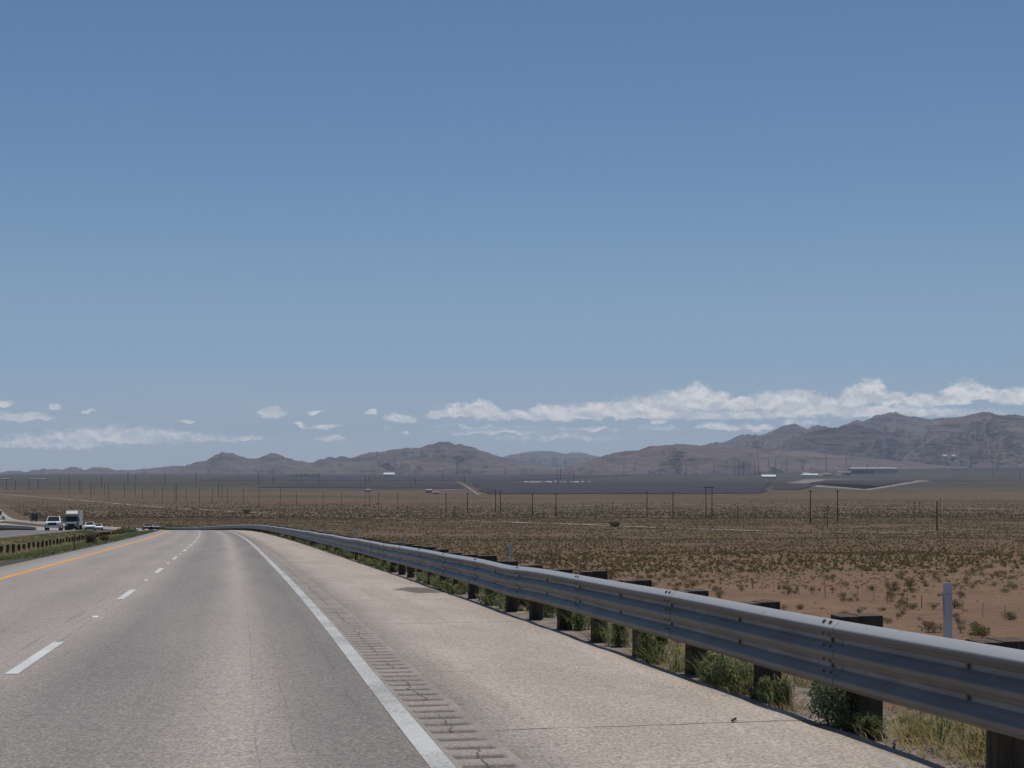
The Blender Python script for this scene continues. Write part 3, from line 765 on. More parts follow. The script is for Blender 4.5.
n = 0
for k in range(42):
    y = 57.5 + k*1.9
    X, Y, Z = on_road(y + 2.4, -11.9 - .012*k)
    h = .56 + R.uniform(-.05, .05); zg = float(H(X, Y))
    n += 1
    b = MB(); b.box((0, 0, h/2 - .1), (.125, .125, h + .2), bevel=.01)
    o = b.build('wooden_post', M['wood'], loc=(X, Y, zg)); o.rotation_euler = (R.gauss(0, .03), R.gauss(0, .03), .2 + R.gauss(0, .08))
    tag(o, f'short dark wooden post in the grass median, {ordinal(n)} from the near end of its row', 'post', 'dark posts in the grass median')
X, Y, Z = on_road(68.5, -8.95)
e = empty('marker_post', (X, Y, float(H(X, Y))))
b = MB(); b.tube((0, 0, -.1), (0, 0, 1.0), .03, .028, 8); b.build('stem', M['pole_grey'], e)
b = MB(); b.box((0, -.034, .9), (.07, .006, .14)); b.build('reflector', M['sheeting'], e)
tag(e, 'thin grey marker post at the orange line by the grass median', 'marker post')

X0, Y0f, _ = on_road(72, 60)
fence = empty('wire_fence', (X0, Y0f, float(H(X0, Y0f)))); tag(fence, 'low wire fence on thin rusty posts crossing the bare sand', 'fence')
pts = []
for k in range(98):
    y = 84 + 3.05*k + R.uniform(-.45, .45)
    X, Y, _ = on_road(y - 12, 60 + 1.2*math.sin(y/60)); z = float(H(X, Y)); pts.append(Vector((X, Y, z)))
    b = MB(); h = 1.25 + R.uniform(-.08, .1); lean = R.gauss(0, .04)
    th = .03 if k % 6 else .06
    b.box((0, 0, h/2 - .1), (th, th, h + .2)); 
    if k % 6: b.box((0, .02, h/2 - .1), (.012, .03, h + .2))
    o = b.build('post', M['rust'], fence, loc=Vector((X, Y, z)) - fence.location); o.rotation_euler = (lean, R.gauss(0, .03), 0)
for hh in (.35, .62, .88, 1.1):
    b = MB()
    for p, q in zip(pts[:-1], pts[1:]): b.tube(p - fence.location + Vector((0, 0, hh)), q - fence.location + Vector((0, 0, hh)), .0035, n=4)
    b.build('wire', M['rust'], fence)

# ------------------------------------------------------------------ plants
def leaf_cloud(rng, n, rx, rz, size, base=.0, shell=.45, long=1.0, up=.0):
    """n small leaf triangles spread unevenly through a low dome; returns verts, faces."""
    k = rng.integers(5, 9)
    th = rng.random(k)*2*np.pi; rr = rng.random(k)**.6*.62
    cen = np.stack([np.cos(th)*rr*rx, np.sin(th)*rr*rx, base + rz*(.30 + .45*rng.random(k))], 1); cr = rx*(.28 + .26*rng.random(k))
    w = rng.integers(0, k, n); d = rng.normal(size=(n, 3)); d /= np.linalg.norm(d, axis=1)[:, None]
    rad_ = (shell + (1 - shell)*rng.random(n))[:, None]
    c = cen[w] + d*rad_*cr[w][:, None]*np.array([1, 1, min(1.3, rz/rx*1.0)])
    c[:, 2] = np.clip(c[:, 2], .01, None)
    a = rng.normal(size=(n, 3)); a[:, 2] += up; a /= np.linalg.norm(a, axis=1)[:, None]
    b_ = np.cross(a, rng.normal(size=(n, 3))); b_ /= np.linalg.norm(b_, axis=1)[:, None]
    s = size*(.6 + .8*rng.random(n))[:, None]
    V = np.stack([c - a*s*long, c + b_*s*.55, c + a*s*long, c - b_*s*.55], 1)
    return V.reshape(-1, 3), np.arange(4*n).reshape(n, 4)

def blades(rng, n, rx, h, wid, lean=.5, splay=1.0):
    """n bent grass blades, two quads each."""
    th = rng.random(n)*2*np.pi; r = np.sqrt(rng.random(n))*rx*.45
    root = np.stack([np.cos(th)*r, np.sin(th)*r, np.zeros(n)], 1)
    ph = th + rng.normal(size=n)*.8; out = np.stack([np.cos(ph), np.sin(ph), np.zeros(n)], 1)
    hh = (h*(.5 + .6*rng.random(n)))[:, None]; le = (lean*(.3 + rng.random(n)))[:, None]*hh*splay
    up = np.array([[0, 0, 1.0]])
    mid = root + out*le*.35 + up*hh*.6; tip = root + out*le + up*hh
    side = np.stack([-np.sin(ph + .6), np.cos(ph + .6), np.zeros(n)], 1)*(wid*(.6 + .8*rng.random(n)))[:, None]
    V = np.stack([root - side, root + side, mid + side*.8, mid - side*.8, tip + side*.12, tip - side*.12], 1)
    base = np.arange(n)[:, None]*6
    return V.reshape(-1, 3), np.concatenate([base + [[0, 1, 2, 3]], base + [[3, 2, 4, 5]]])

def join(parts):
    V = []; Fc = []; k = 0
    for v, f in parts: V.append(v); Fc.append(f + k); k += len(v)
    return np.concatenate(V), np.concatenate(Fc)

def stems(rng, n, rx, h, w):
    th = rng.random(n)*2*np.pi; r = rng.random(n)*rx*.8
    tip = np.stack([np.cos(th)*r, np.sin(th)*r, h*(.5 + .5*rng.random(n))], 1); root = tip*[.08, .08, 0]
    s = np.stack([-np.sin(th), np.cos(th), 0*th], 1)*w
    V = np.stack([root - s, root + s, tip + s*.35, tip - s*.35], 1)
    V2 = np.stack([root - [0, 0, w], root + [0, 0, w], tip + [0, 0, w*.3], tip - [0, 0, w*.3]], 1)
    return np.concatenate([V.reshape(-1, 3), V2.reshape(-1, 3)]), np.arange(8*n).reshape(-1, 4)

# kinds of desert bush: a mesh for the leaves, one for the twigs, shared by every copy
def bush_kind(rng, n, rx, rz, size, m, shell=.4):
    v, f = leaf_cloud(rng, n, rx, rz, size, shell=shell)
    me = mesh_np('leaves', v, f); me.materials.append(m)
    v, f = stems(rng, 16, rx, rz, .008); ms = mesh_np('twigs', v, f); ms.materials.append(M['twig'])
    return me, ms
KINDS = []
for i in range(7): KINDS.append(('olive green creosote bush', bush_kind(RN, 520, .58, .95, .034, M['creosote'], .35), 1.0))
for i in range(4): KINDS.append(('dark green desert bush', bush_kind(RN, 620, .55, .72, .036, M['creosote_dark'], .4), .95))
for i in range(4): KINDS.append(('low straw-coloured dry bush', bush_kind(RN, 420, .48, .42, .030, M['bursage'], .4), .8))

def inside(X, Y, mx=60): return np.abs(X/Y*F) < 512 + mx
# candidate sites, thinned where the sand lies bare
def sites(y0, y1, density, seed, mx=60):
    rng = np.random.default_rng(seed)
    area_n = int(density*(y1*y1 - y0*y0)/2*(1024 + 2*mx)/F)
    Y = np.sqrt(rng.random(area_n)*(y1*y1 - y0*y0) + y0*y0); X = (rng.random(area_n)*2 - 1)*(512 + mx)/F*Y
    o = (X - refX(Y))*C12
    keep = (o > 16) | (o < -37)
    return X[keep], Y[keep], rng
X, Y, rng = sites(78, 330, .085, 21)
o_ = (X - refX(Y))*C12
n1 = fbm(X/16, Y/16, 3)
keep = (n1 > .36) & (rng.random(len(X)) < np.clip(.75 + (Y - 100)/250, .7, 1))
X, Y = X[keep], Y[keep]
vis = (EYE - H(X, Y) - 0)/Y*F + HZ                      # picture row, to leave out what the rail hides
rail_row = 518 + (1.55 - .80)*F/np.maximum((6.28 + 0*Y)/np.maximum((X/Y + .21), .02), 6)
order = np.argsort(Y)
X, Y = X[order], Y[order]
vis = (EYE - H(X, Y))/Y*F + HZ
px = 512 + X/Y*F
ok = (px > 230)
X, Y, px, vis = X[ok], Y[ok], px[ok], vis[ok]
NB = min(295, len(X))
rail_line = np.interp(px, [150, 300, 440, 560, 690, 830, 1024], [526, 529, 546, 570, 593, 618, 650])
made = 0
leftover = []
for i in range(len(X)):
    if vis[i] > rail_line[i] + 2: continue
    if made >= NB: leftover.append(i); continue
    name, (lm, tm), sc = KINDS[int(rng.integers(0, len(KINDS)))]
    s = sc*float(np.clip(rng.lognormal(-.10, .38), .4, 1.6))
    z = float(H(X[i], Y[i]))
    o = bpy.data.objects.new('desert_bush', lm); COL.objects.link(o)
    o.location = (X[i], Y[i], z - .03); o.rotation_euler = (0, 0, rng.random()*6.28); o.scale = (s*rng.uniform(1.05, 1.45), s*rng.uniform(1.05, 1.45), s*rng.uniform(.6, .95))
    if Y[i] < 175:
        t_ = bpy.data.objects.new('twigs', tm); COL.objects.link(t_); t_.parent = o
    off = (X[i] - float(refX(Y[i])))*C12
    where = 'between guardrail and wire fence' if off < 60 else ('on bare sand just beyond the wire fence' if Y[i] < 160 else 'on the sandy flat farther beyond the wire fence')
    size = 'small' if s < .6 else ('big' if s > 1.05 else 'middling')
    tag(o, f'{size} {name} {where}', 'bush', 'desert bushes scattered over the sand')
    made += 1

# everything smaller or farther out: one mass of scrub
def merge_bushes(name, pts, protos, m, label, rng):
    Vs = []; Fs = []; k = 0
    w = rng.integers(0, len(protos), len(pts[0]))
    for j, (v, f) in enumerate(protos):
        ix = np.nonzero(w == j)[0]
        if len(ix) == 0: continue
        a = rng.random(len(ix))*2*np.pi; s = pts[3][ix]
        c, sn = np.cos(a)[:, None], np.sin(a)[:, None]
        x = (v[None, :, 0]*c - v[None, :, 1]*sn)*s[:, None] + pts[0][ix][:, None]
        y = (v[None, :, 0]*sn + v[None, :, 1]*c)*s[:, None] + pts[1][ix][:, None]
        z = v[None, :, 2]*s[:, None] + pts[2][ix][:, None]
        Vs.append(np.stack([x, y, z], -1).reshape(-1, 3))
        Fs.append((f[None] + (np.arange(len(ix))*len(v))[:, None, None]).reshape(-1, 4) + k); k += len(ix)*len(v)
    return tag(link(name, mesh_np(name, np.concatenate(Vs), np.concatenate(Fs)), m), label, kind='stuff')

def low_protos(rng, n, leaves, rx, rz, size): return [leaf_cloud(rng, leaves, rx, rz, size, shell=.2) for _ in range(n)]
def scatter(y0, y1, dens, seed, thresh=.40, sc=(.5, 1.2), fade=None):
    X, Y, rng = sites(y0, y1, dens, seed)
    if fade:
        q = rng.random(len(X)) > sstep(fade[0], fade[1], Y)**.5; X, Y = X[q], Y[q]
    keep = fbm(X/26, Y/26, 3) > thresh
    X, Y = X[keep], Y[keep]
    return X, Y, H(X, Y) - .02, rng.uniform(sc[0], sc[1], len(X))*np.where(rng.random(len(X)) < .2, .55, 1)
if leftover:
    ix = np.array(leftover)
    merge_bushes('scrub_mid', (X[ix], Y[ix], H(X[ix], Y[ix]) - .02, rng.uniform(.5, 1.2, len(ix))), low_protos(RN, 6, 70, .55, .75, .10), M['creosote'], 'olive desert scrub farther out across the sand', RN)
merge_bushes('scrub_mid', scatter(205, 480, .20, 33, .34, (.3, .85)), low_protos(RN, 8, 46, .55, .75, .13), M['creosote'], 'sparse olive scrub over the mid desert', RN)
merge_bushes('scrub_mid', scatter(160, 480, .22, 37, .27, (.3, .8)), low_protos(RN, 6, 30, .5, .45, .13), M['bursage'], 'pale dry scrub over the mid desert', RN)
merge_bushes('scrub_far', scatter(460, 950, .16, 34, .30, (.4, .95)), low_protos(RN, 6, 12, .6, .75, .24), M['creosote_dark'], 'dark scrub covering the far desert', RN)
merge_bushes('scrub_far', scatter(880, 2600, .030, 35, .34, (.6, 1.4), fade=(1000, 2600)), low_protos(RN, 6, 9, .7, .85, .42), M['creosote_dark'], 'darkest scrub toward the valley floor', RN)
merge_bushes('scrub_near', scatter(80, 260, .05, 36, .3, (.12, .4)), low_protos(RN, 6, 40, .5, .45, .10), M['bursage'], 'tiny dry tufts on the bare sand', RN)
# stones on the sand
def stone_proto(rng):
    v = np.array([(-1, -1, 0), (1, -1, 0), (1, 1, 0), (-1, 1, 0), (-.6, -.6, .8), (.6, -.6, .9), (.5, .6, .7), (-.6, .5, .8)], float)*.5
    v = v*(1 + .35*(rng.random(v.shape) - .5)); return v, np.array([(0, 1, 5, 4), (1, 2, 6, 5), (2, 3, 7, 6), (3, 0, 4, 7), (4, 5, 6, 7)])
merge_bushes('gravel', scatter(80, 260, .12, 41, .3, (.08, .34)), [stone_proto(RN) for _ in range(6)], M['stone'], 'grey stones strewn over the bare sand', RN)

# embankment scrub just below the rail and sparse dry grass
def bank(n, o0, o1, y0, y1, seed):
    rng = np.random.default_rng(seed); o = rng.uniform(o0, o1, n); y = y0 + (y1 - y0)*rng.random(n)**1.4
    X = refX(y) + o/C12; return X, y, H(X, y) - .01, rng
X, Y, Z, rng = bank(300, 3.35, 6.5, 3, 90, 51); 
merge_bushes('dry_grass', (X, Y, Z, rng.uniform(.5, 1.2, len(X))), [blades(RN, 26, .22, .17, .003, 1.1) for _ in range(6)], M['straw'], 'dry straw grass along the guardrail foot', RN)
X, Y, Z, rng = bank(620, 3.2, 5.2, 13, 150, 52); g = fbm(X/3, Y/3, 2) > .46
merge_bushes('weeds', (X[g], Y[g], Z[g], rng.uniform(.5, 1.15, len(X))[g]), [blades(RN, 40, .30, .28, .005, .9) for _ in range(6)], M['weed'], 'green weeds growing along the guardrail foot', RN)
X, Y, Z, rng = bank(1500, 3.2, 4.9, 16, 110, 55); g = fbm(X/2.5, Y/3, 2) > .45
merge_bushes('weeds', (X[g], Y[g], Z[g], rng.uniform(.35, 1.15, len(X))[g]), [join([blades(RN, 22, .32, .30, .006, .9), leaf_cloud(RN, 70, .26, .30, .03, shell=.2, long=1.6, up=.6)]) for _ in range(6)], M['weed'], 'leafy green weeds between the guardrail posts', RN)
X, Y, Z, rng = bank(420, 4.0, 9, 4, 60, 53)
merge_bushes('gravel', (X, Y, Z, rng.uniform(.03, .11, len(X))), [stone_proto(RN) for _ in range(6)], M['stone'], 'small stones on the bank behind the guardrail', RN)
X, Y, Z, rng = bank(2600, 3.08, 4.3, 4, 40, 54)
merge_bushes('gravel', (X, Y, Z - .0, rng.uniform(.012, .04, len(X))), [stone_proto(RN) for _ in range(6)], M['stone'], 'grit between shoulder edge and guardrail', RN)

# the single weeds that stand under the rail
def weed(y, o, w, h, kind, label):
    X = float(refX(y)) + o/C12; z = float(H(X, y))
    rng = np.random.default_rng(int(y*100) + int(o*10))
    e = empty('weed', (X, y, z - .01)); tag(e, label, 'weed', 'weeds under the guardrail')
    if kind == 'bushy':
        v, f = leaf_cloud(rng, 3200, w*.55, h, .013, shell=.1, long=1.7, up=.5); mm = M['weed_dark']
    elif kind == 'feathery':
        v, f = join([blades(rng, 110, w*.7, h*.85, .003, 1.0), leaf_cloud(rng, 1300, w*.5, h*.95, .013, shell=.15, long=1.8, up=.8)]); mm = M['weed']
    elif kind == 'yellow':
        v, f = join([blades(rng, 130, w*1.2, h*.62, .003, 1.5), leaf_cloud(rng, 260, w*.5, h*.8, .012, shell=.1, long=1.8, up=1.0)]); mm = M['weed_yellow']
    else:
        v, f = blades(rng, 130, w*1.3, h*.5, .0028, 1.8); mm = M['straw']
    link('leaves', mesh_np('leaves', v, f), mm, e)
    v, f = stems(rng, 22, w*.5, h*.9, .005); link('stalk', mesh_np('stalk', v, f), M['weed_dark'] if kind != 'straw' else M['straw'], e)
def off(px, y): return ((px - 512)/F*y - float(refX(y)))*C12
W = [(815, 10.25, .66, .42, 'bushy'), (868, 9.75, .24, .24, 'feathery'), (766, 11.35, .36, .28, 'feathery'), (728, 12.3, .5, .36, 'feathery'), (700, 12.9, .4, .34, 'feathery'),
     (748, 11.9, .44, .3, 'yellow'), (676, 14.2, .5, .38, 'yellow'), (655, 14.9, .5, .42, 'feathery'), (618, 16.8, .5, .45, 'feathery'), (606, 17.4, .4, .36, 'yellow'),
     (580, 19.2, .5, .40, 'feathery'), (545, 21.9, .62, .50, 'feathery'), (527, 23.2, .55, .55, 'bushy'), (512, 24.6, .6, .46, 'feathery'), (500, 26, .6, .5, 'feathery'), (488, 27.5, .7, .55, 'feathery'),
     (470, 30.5, .7, .5, 'feathery'), (458, 33, .7, .45, 'bushy'), (450, 35, .8, .5, 'feathery'), (432, 38, .9, .5, 'feathery'), (905, 9.6, .5, .34, 'straw'), (940, 9.3, .55, .40, 'yellow'), (968, 9.0, .6, .36, 'straw'),
     (990, 8.75, .5, .36, 'yellow'), (920, 9.8, .5, .30, 'yellow'), (1012, 8.9, .6, .34, 'straw'), (640, 15.8, .35, .2, 'straw'), (790, 11.2, .35, .22, 'straw'), (845, 10.2, .3, .2, 'straw'), (395, 46, 1.0, .55, 'feathery'), (372, 53, 1.0, .5, 'feathery')]
W.sort(key=lambda q: q[1])
cnt = {}
words_ = {'bushy': 'dark green bushy weed', 'feathery': 'feathery green weed', 'yellow': 'yellow-green grassy weed', 'straw': 'dry straw-coloured grass tuft'}
for px, y, w, h, kd in W:
    cnt[kd] = cnt.get(kd, 0) + 1
    o = max(off(px, y), 3.16 + w*.15)
    weed(y, min(o, 4.6), w, h, kd, f'{words_[kd]} under the guardrail, {ordinal(cnt[kd])} of its kind from the camera')

# the grass of the median
rng = np.random.default_rng(61); n = 15000
o = rng.uniform(-17.9, -9.05, n); y = 22 + 150*rng.random(n)**.75
X = refX(y) + o/C12
keep = (fbm(X/5, y/5, 3) > .40) & ((o < -9.5) | (rng.random(n) < .5))
X, y = X[keep], y[keep]
merge_bushes('grass', (X, y, H(X, y) - .01, rng.uniform(.5, 1.3, len(X))), [blades(RN, 9, .34, .15, .016, 1.0) for _ in range(8)], M['median_grass'], 'short green grass filling the median', RN)
rng = np.random.default_rng(62); n = 1500
o = rng.uniform(-17.2, -10.5, n); y = 24 + 120*rng.random(n)
X = refX(y) + o/C12
merge_bushes('dry_grass', (X, y, H(X, y) - .01, rng.uniform(.5, 1.3, len(X))), [blades(RN, 14, .3, .26, .012, .9) for _ in range(6)], M['straw'], 'dry straw tufts among the median grass', RN)

def big_bush(px, py, w, h, m, label, Yfix=None):
    p = at(px, py) if Yfix is None else Vector(((px - 512)/F*Yfix, Yfix, float(H((px - 512)/F*Yfix, Yfix))))
    rng = np.random.default_rng(int(px*10)); v, f = leaf_cloud(rng, 900, w/2, h, w*.045, shell=.3)
    e = empty('shrub', p); link('leaves', mesh_np('leaves', v, f), m, e)
    v, f = stems(rng, 14, w/2, h, .02*w); link('twigs', mesh_np('twigs', v, f), M['twig'], e)
    tag(e, label, 'shrub', 'single green shrubs')
big_bush(128, 530, 3.0, .75, M['weed_dark'], 'wide dark green shrub at the far tip of the grass median', 150)
big_bush(119, 531, 2.2, .55, M['creosote_dark'], 'low dark shrub at the end of the median post row', 140)
big_bush(91, 541, 1.1, .7, M['creosote_dark'], 'single olive shrub in the median behind the post row', 84)
big_bush(104, 538, 1.2, .5, M['creosote'], 'brownish low shrub in the median near the grey marker post', 92)
big_bush(247, 513.5, 9, 3.6, M['creosote_dark'], 'round green shrub beside the pale dirt track')
big_bush(615, 527, 7, 2.6, M['creosote_dark'], 'round green shrub beneath the power line by the dirt track')
big_bush(176, 527.5, 9, 2.4, M['creosote_dark'], 'dark shrub behind the far bend of the guardrail', 360)

# ------------------------------------------------------------------ debris on the shoulder edge
def scrap(px, y, n, ln, label, o_fix=None):
    o = off(px, y) if o_fix is None else o_fix
    X, Yw, Z = on_road(y, o); X = float(refX(y)) + o/C12
    z = float(zr(y)) + .004 if o < O_EDGE else float(H(X, y))
    rng = R; b = MB()
    a = rng.random()*6; p = Vector((0, 0, .012))
    for i in range(n):
        q = p + Vector((math.cos(a), math.sin(a), rng.uniform(-.03, .04)))*ln/n; q.z = max(q.z, .008)
        b.tube(p, q, .009, .007, 6); p = q; a += rng.uniform(-.6, .6)
    ob = b.build('tyre_scrap', M['rubber'], loc=(X, y, z)); tag(ob, label, 'debris', 'black tyre scraps by the rail')
scrap(672, 13.1, 6, .36, 'black curl of tyre rubber at the pavement edge beside the fourth post', 3.2)
scrap(657, 14.0, 6, .40, 'longer black strip of tyre rubber lying at the shoulder edge', 3.12)
scrap(732, 10.1, 4, .12, 'small dark twist of rubber lying on the pale shoulder')
scrap(905, 9.3, 5, .26, 'thin black rubber strip by the dry grass under the rail', 3.2)

# ------------------------------------------------------------------ power poles
def pole(px, py, top, kind, label, group, thick=1.0):
    p = at(px, py); h = (py - top)/F*p.y
    e = empty('utility_pole', p); tag(e, label, 'utility pole', group)
    m = M['pole_wood'] if kind != 'grey' else M['pole_grey']
    r = max(.20, p.y*.00021)*thick
    if kind == 'twin':
        g = 6.0/F*p.y/2
        for s in (-1, 1):
            b = MB(); b.tube((s*g, 0, -1), (s*g, 0, h), r, r*.7, 8); b.build('pole', m, e)
        b = MB(); b.box((0, 0, h - .6), (g*3.6, .35, .45)); b.build('crossarm', m, e)
    else:
        b = MB(); b.tube((0, 0, -1), (0, 0, h), r, r*.72, 8); b.build('pole', m, e)
        if kind != 'bare':
            b = MB(); b.box((0, -.2, h - .9), (h*.13, .22, .25)); b.build('crossarm', m, e)
    return e
GN = 'near row of wooden power poles'
pole(709, 518, 486.5, 'twin', 'twin-legged power pole frame with a crossbar in the mid desert', GN, 1.5)
for px, py, top, lab in ((647, 518, 491, 'tall dark pole, farther of two left of the twin-legged frame'), (673, 517.5, 491, 'tall dark pole standing just left of the twin-legged frame'),
                         (810.5, 523.5, 490, 'tall dark pole, first of the pair right of the twin-legged frame'), (837.5, 523, 489.5, 'tall dark pole, second of the pair right of the twin-legged frame'),
                         (937, 531, 501, 'thin solitary dark pole well right of the tall pair'), (532.5, 516, 493, 'dark pole, left one of the pair at the valley centre'), (556, 516, 493.5, 'dark pole, right one of the pair at the valley centre'),
                         (446, 513.5, 493, 'dark pole, left one of the pair before the pale diagonal track'), (467.5, 513, 492.5, 'dark pole directly below the pale diagonal track'),
                         (495.5, 512.5, 490.5, 'tall pole, left of the close pair right of the diagonal track'), (500.5, 512, 490.5, 'tall pole, right of the close pair right of the diagonal track')):
    pole(px, py, top, 'wood' if px != 937 else 'bare', lab, GN, 1.6)
mid = [(397.5, 510, 492.5), (378.5, 510.5, 492.5), (341.5, 507.5, 492), (323.3, 508, 491.5), (296.5, 507, 491.5), (280.5, 506, 489), (365.2, 507, 490), (369.6, 506.5, 490), (259, 505.5, 489.5), (243.5, 504.5, 490), (227.7, 503.5, 490), (212.5, 503, 489.5),
       (199.6, 504, 488.5), (186, 501.5, 490), (162.6, 504, 487.5), (175, 503, 485.5), (176.6, 502, 484), (142.6, 499, 488.7), (124.6, 497.5, 481.5), (104.6, 495, 483.7), (108.4, 499, 483.7), (94, 495, 485), (91, 497, 481.5), (81, 494, 481), (79.4, 493, 479), (69.2, 497.5, 477.5),
       (60, 491.5, 477.5), (154.5, 497, 489), (135.2, 496, 475), (218.6, 497.5, 484), (222, 499, 485), (596, 519, 505), (602, 516, 504), (543, 516, 505), (827.5, 528, 505), (737.5, 522, 506), (755, 519, 507), (940.5, 513, 498), (914.5, 522, 502), (919.5, 515, 501), (454.5, 517, 505), (612.5, 513, 502)]
mid.sort()
for i, (px, py, top) in enumerate(mid):
    pole(px, py, top, 'wood' if py - top > 12 else 'grey', f'slender power pole, {ordinal(i + 1)} from the left in the middle rows of the desert', 'middle rows of slender power poles', .85)
far = [(6.5, 489, 479), (15.5, 490, 480), (29, 490, 481), (38, 489.5, 479), (101.5, 488, 476.5), (128, 484, 472), (165, 486, 474), (196, 486, 472), (258.5, 484, 473), (273, 484, 477), (319, 484, 475), (365.5, 484, 475), (369, 483, 476), (415.5, 484, 477), (443, 478, 470.5), (464.5, 483, 476), (471, 475, 468), (505, 475, 467),
       (557, 482, 468.5), (560.5, 481, 468), (574, 480, 470), (624, 476, 466), (649.5, 477, 470), (659.5, 477, 470), (686, 477, 461), (714, 475, 459), (735, 476, 468), (739, 476, 460.5), (743.5, 476, 462.5), (750, 475.5, 466), (754.5, 475, 460.5), (758.5, 475, 462), (768.5, 466, 457), (786.5, 470, 456.5), (775.5, 468, 459), (801.5, 469, 460), (826, 474, 455), (803.5, 470, 459), (846, 467, 457), (993, 476, 461), (1020, 480, 471), (997.5, 472, 464)]
far.sort()
for i, (px, py, top) in enumerate(far):
    pole(px, py, top, 'grey', f'hazy far pylon, {ordinal(i + 1)} from the left at the foot of the mountains', 'far pylons below the mountains', 1.2)

# ------------------------------------------------------------------ valley floor: solar fields, pads, buildings
def field(name, corners, m, label, pitch=None, dz=1.0):
    P = [at(x, y) for x, y in corners]
    px_seed = corners[0][0]*.37
    A, B, C, D = P                                             # near-left, near-right, far-right, far-left
    if pitch is None:
        n = 40; V = []
        for i in range(n + 1):
            for j in range(n + 1):
                u = i/n; v = j/n; p = A.lerp(B, u).lerp(D.lerp(C, u), v); V.append((p.x, p.y, float(H(p.x, p.y)) + dz))
        return tag(link(name, mesh_np(name, V, grid_faces(n + 1, n + 1)), m), label, kind='structure')
    L = ((D - A).length + (C - B).length)/2; n = max(3, min(260, int(L/pitch))); V = []; Fc = []
    for i in range(n):
        v = i/n; a = A.lerp(D, v); c = B.lerp(C, v); seg = 24
        if R.random() < .07: Fc += []; continue
        j0 = .045*float(vnoise(i/6.0, px_seed)) + R.uniform(0, .008); j1 = .045*float(vnoise(i/5.0, px_seed + 7)) + R.uniform(0, .008); a, c = a.lerp(c, j0), c.lerp(a, j1)
        for j in range(seg + 1):
            p = a.lerp(c, j/seg); z = float(H(p.x, p.y))
            V += [(p.x, p.y, z + .7), (p.x, p.y + L/n*.52, z + 2.6), (p.x, p.y + L/n*.54, z + 2.5), (p.x, p.y + .1, z + .6)]
        base = len(V) - (seg + 1)*4
        for j in range(seg):
            q = base + j*4
            Fc += [(q, q + 4, q + 5, q + 1), (q + 1, q + 5, q + 6, q + 2), (q + 2, q + 6, q + 7, q + 3), (q + 3, q + 7, q + 4, q)]
    return tag(link(name, mesh_np(name, V, Fc), m), label, kind='stuff')
field('solar_field', [(482, 494.4), (770, 493.6), (775, 482.4), (467, 483)], M['solar'], 'broad dark solar field in the middle of the valley', 9)
field('solar_field', [(250, 488.0), (468, 488.6), (458, 484.0), (300, 484.8)], M['solar'], 'narrow dark solar field left of the valley centre', 14)
field('solar_field', [(190, 481.0), (512, 481.2), (640, 476), (230, 476.4)], M['solar'], 'hazy far solar field below the left range', 24)
field('solar_field', [(515, 475.6), (770, 474.4), (770, 471.2), (515, 472)], M['solar'], 'thin dark solar strip below the long brown ridge', 40)
field('bare_dirt_terrain', [(780, 484.6), (868, 490.6), (930, 480.6), (806, 479.4)], M['pad'], 'pale graded dirt around the right solar field', None, .6)
field('solar_field', [(806, 484.0), (868, 489.4), (918, 480.8), (826, 480.4)], M['solar'], 'dark wedge of solar panels right of the valley centre', 10)
field('solar_field', [(772, 490), (800, 490.2), (822, 484.4), (775, 483.4)], M['solar'], 'small dark solar patch beside the pale wedge', 12)
field('solar_field', [(838, 471.5), (1040, 471.0), (1040, 467.6), (838, 468.6)], M['solar'], 'long dark solar strip below the reddish mountain', 40)
field('solar_field', [(936, 482.5), (980, 482.0), (960, 480.4), (930, 480.6)], M['solar'], 'small far solar patch on the right of the valley', 20)
ground_sheet('dirt_track', [at(x, y) for x, y in ((479.5, 496), (470.5, 489.5), (461, 483.5), (456, 481.5))], 9, 1.4, M['pad'], 'pale diagonal track between the solar fields', 60)
for pts in (((232, 490.5), (330, 489.5), (420, 489.2)), ((255, 481.5), (330, 480.8), (365, 479.5)), ((425, 491.2), (470, 489.6), (512, 489.4)), ((445, 484.2), (512, 484.6))):
    ground_sheet('dirt_track', [at(x, y) for x, y in pts], 34, .9, M['pad'], 'pale dirt road along the solar fields', 60)

def grove():
    rng = np.random.default_rng(91); xs = 288 + 32*rng.random(60); ps = [at(x, 477.4 - 2.2*rng.random()) for x in xs]
    X = np.array([p.x for p in ps]); Y = np.array([p.y for p in ps]); Z = np.array([p.z for p in ps])
    merge_bushes('woods', (X, Y, Z, rng.uniform(7, 15, 60)), [leaf_cloud(RN, 160, 1.0, 1.1, .16, shell=.2) for _ in range(4)], M['weed_dark'], 'dark distant grove at the foot of the left range', rng)
grove()
def building(px0, px1, base, top, depth, m, label, roof=None, name='building', stacks=(), bay=None):
    p = at((px0 + px1)/2, base); s = p.y/F; w = (px1 - px0)*s; h = (base - top)*s
    e = empty(name, p); tag(e, label, 'building', 'far buildings on the valley floor')
    b = MB(); b.box((0, depth/2, h/2 - 1), (w, depth, h + 2)); b.build('wall', m, e)
    b = MB(); rz_ = h*.16 + .3 if roof is None else h*.35 + depth*.10
    b.prism([(-.6, h), (depth/2, h + rz_), (depth + .6, h), (depth + .6, h - .25), (-.6, h - .25)], lambda y, z: w/2 + .6); b.build('roof', roof or m, e)
    for sx, stop, sw in stacks:
        b = MB(); x = (sx - (px0 + px1)/2)*s; b.tube((x, depth*.6, h*.6), (x, depth*.6, (base - stop)*s), sw*s, sw*s*.9, 12); b.build('stack', m, e)
    if bay:
        b = MB(); x0, x1 = ((q - (px0 + px1)/2)*s for q in bay); b.box(((x0 + x1)/2, -.4, h*.32), (x1 - x0, .7, h*.6)); b.build('loading_bay', M['dark_open'], e)
    n = max(3, int(w/14))
    return e
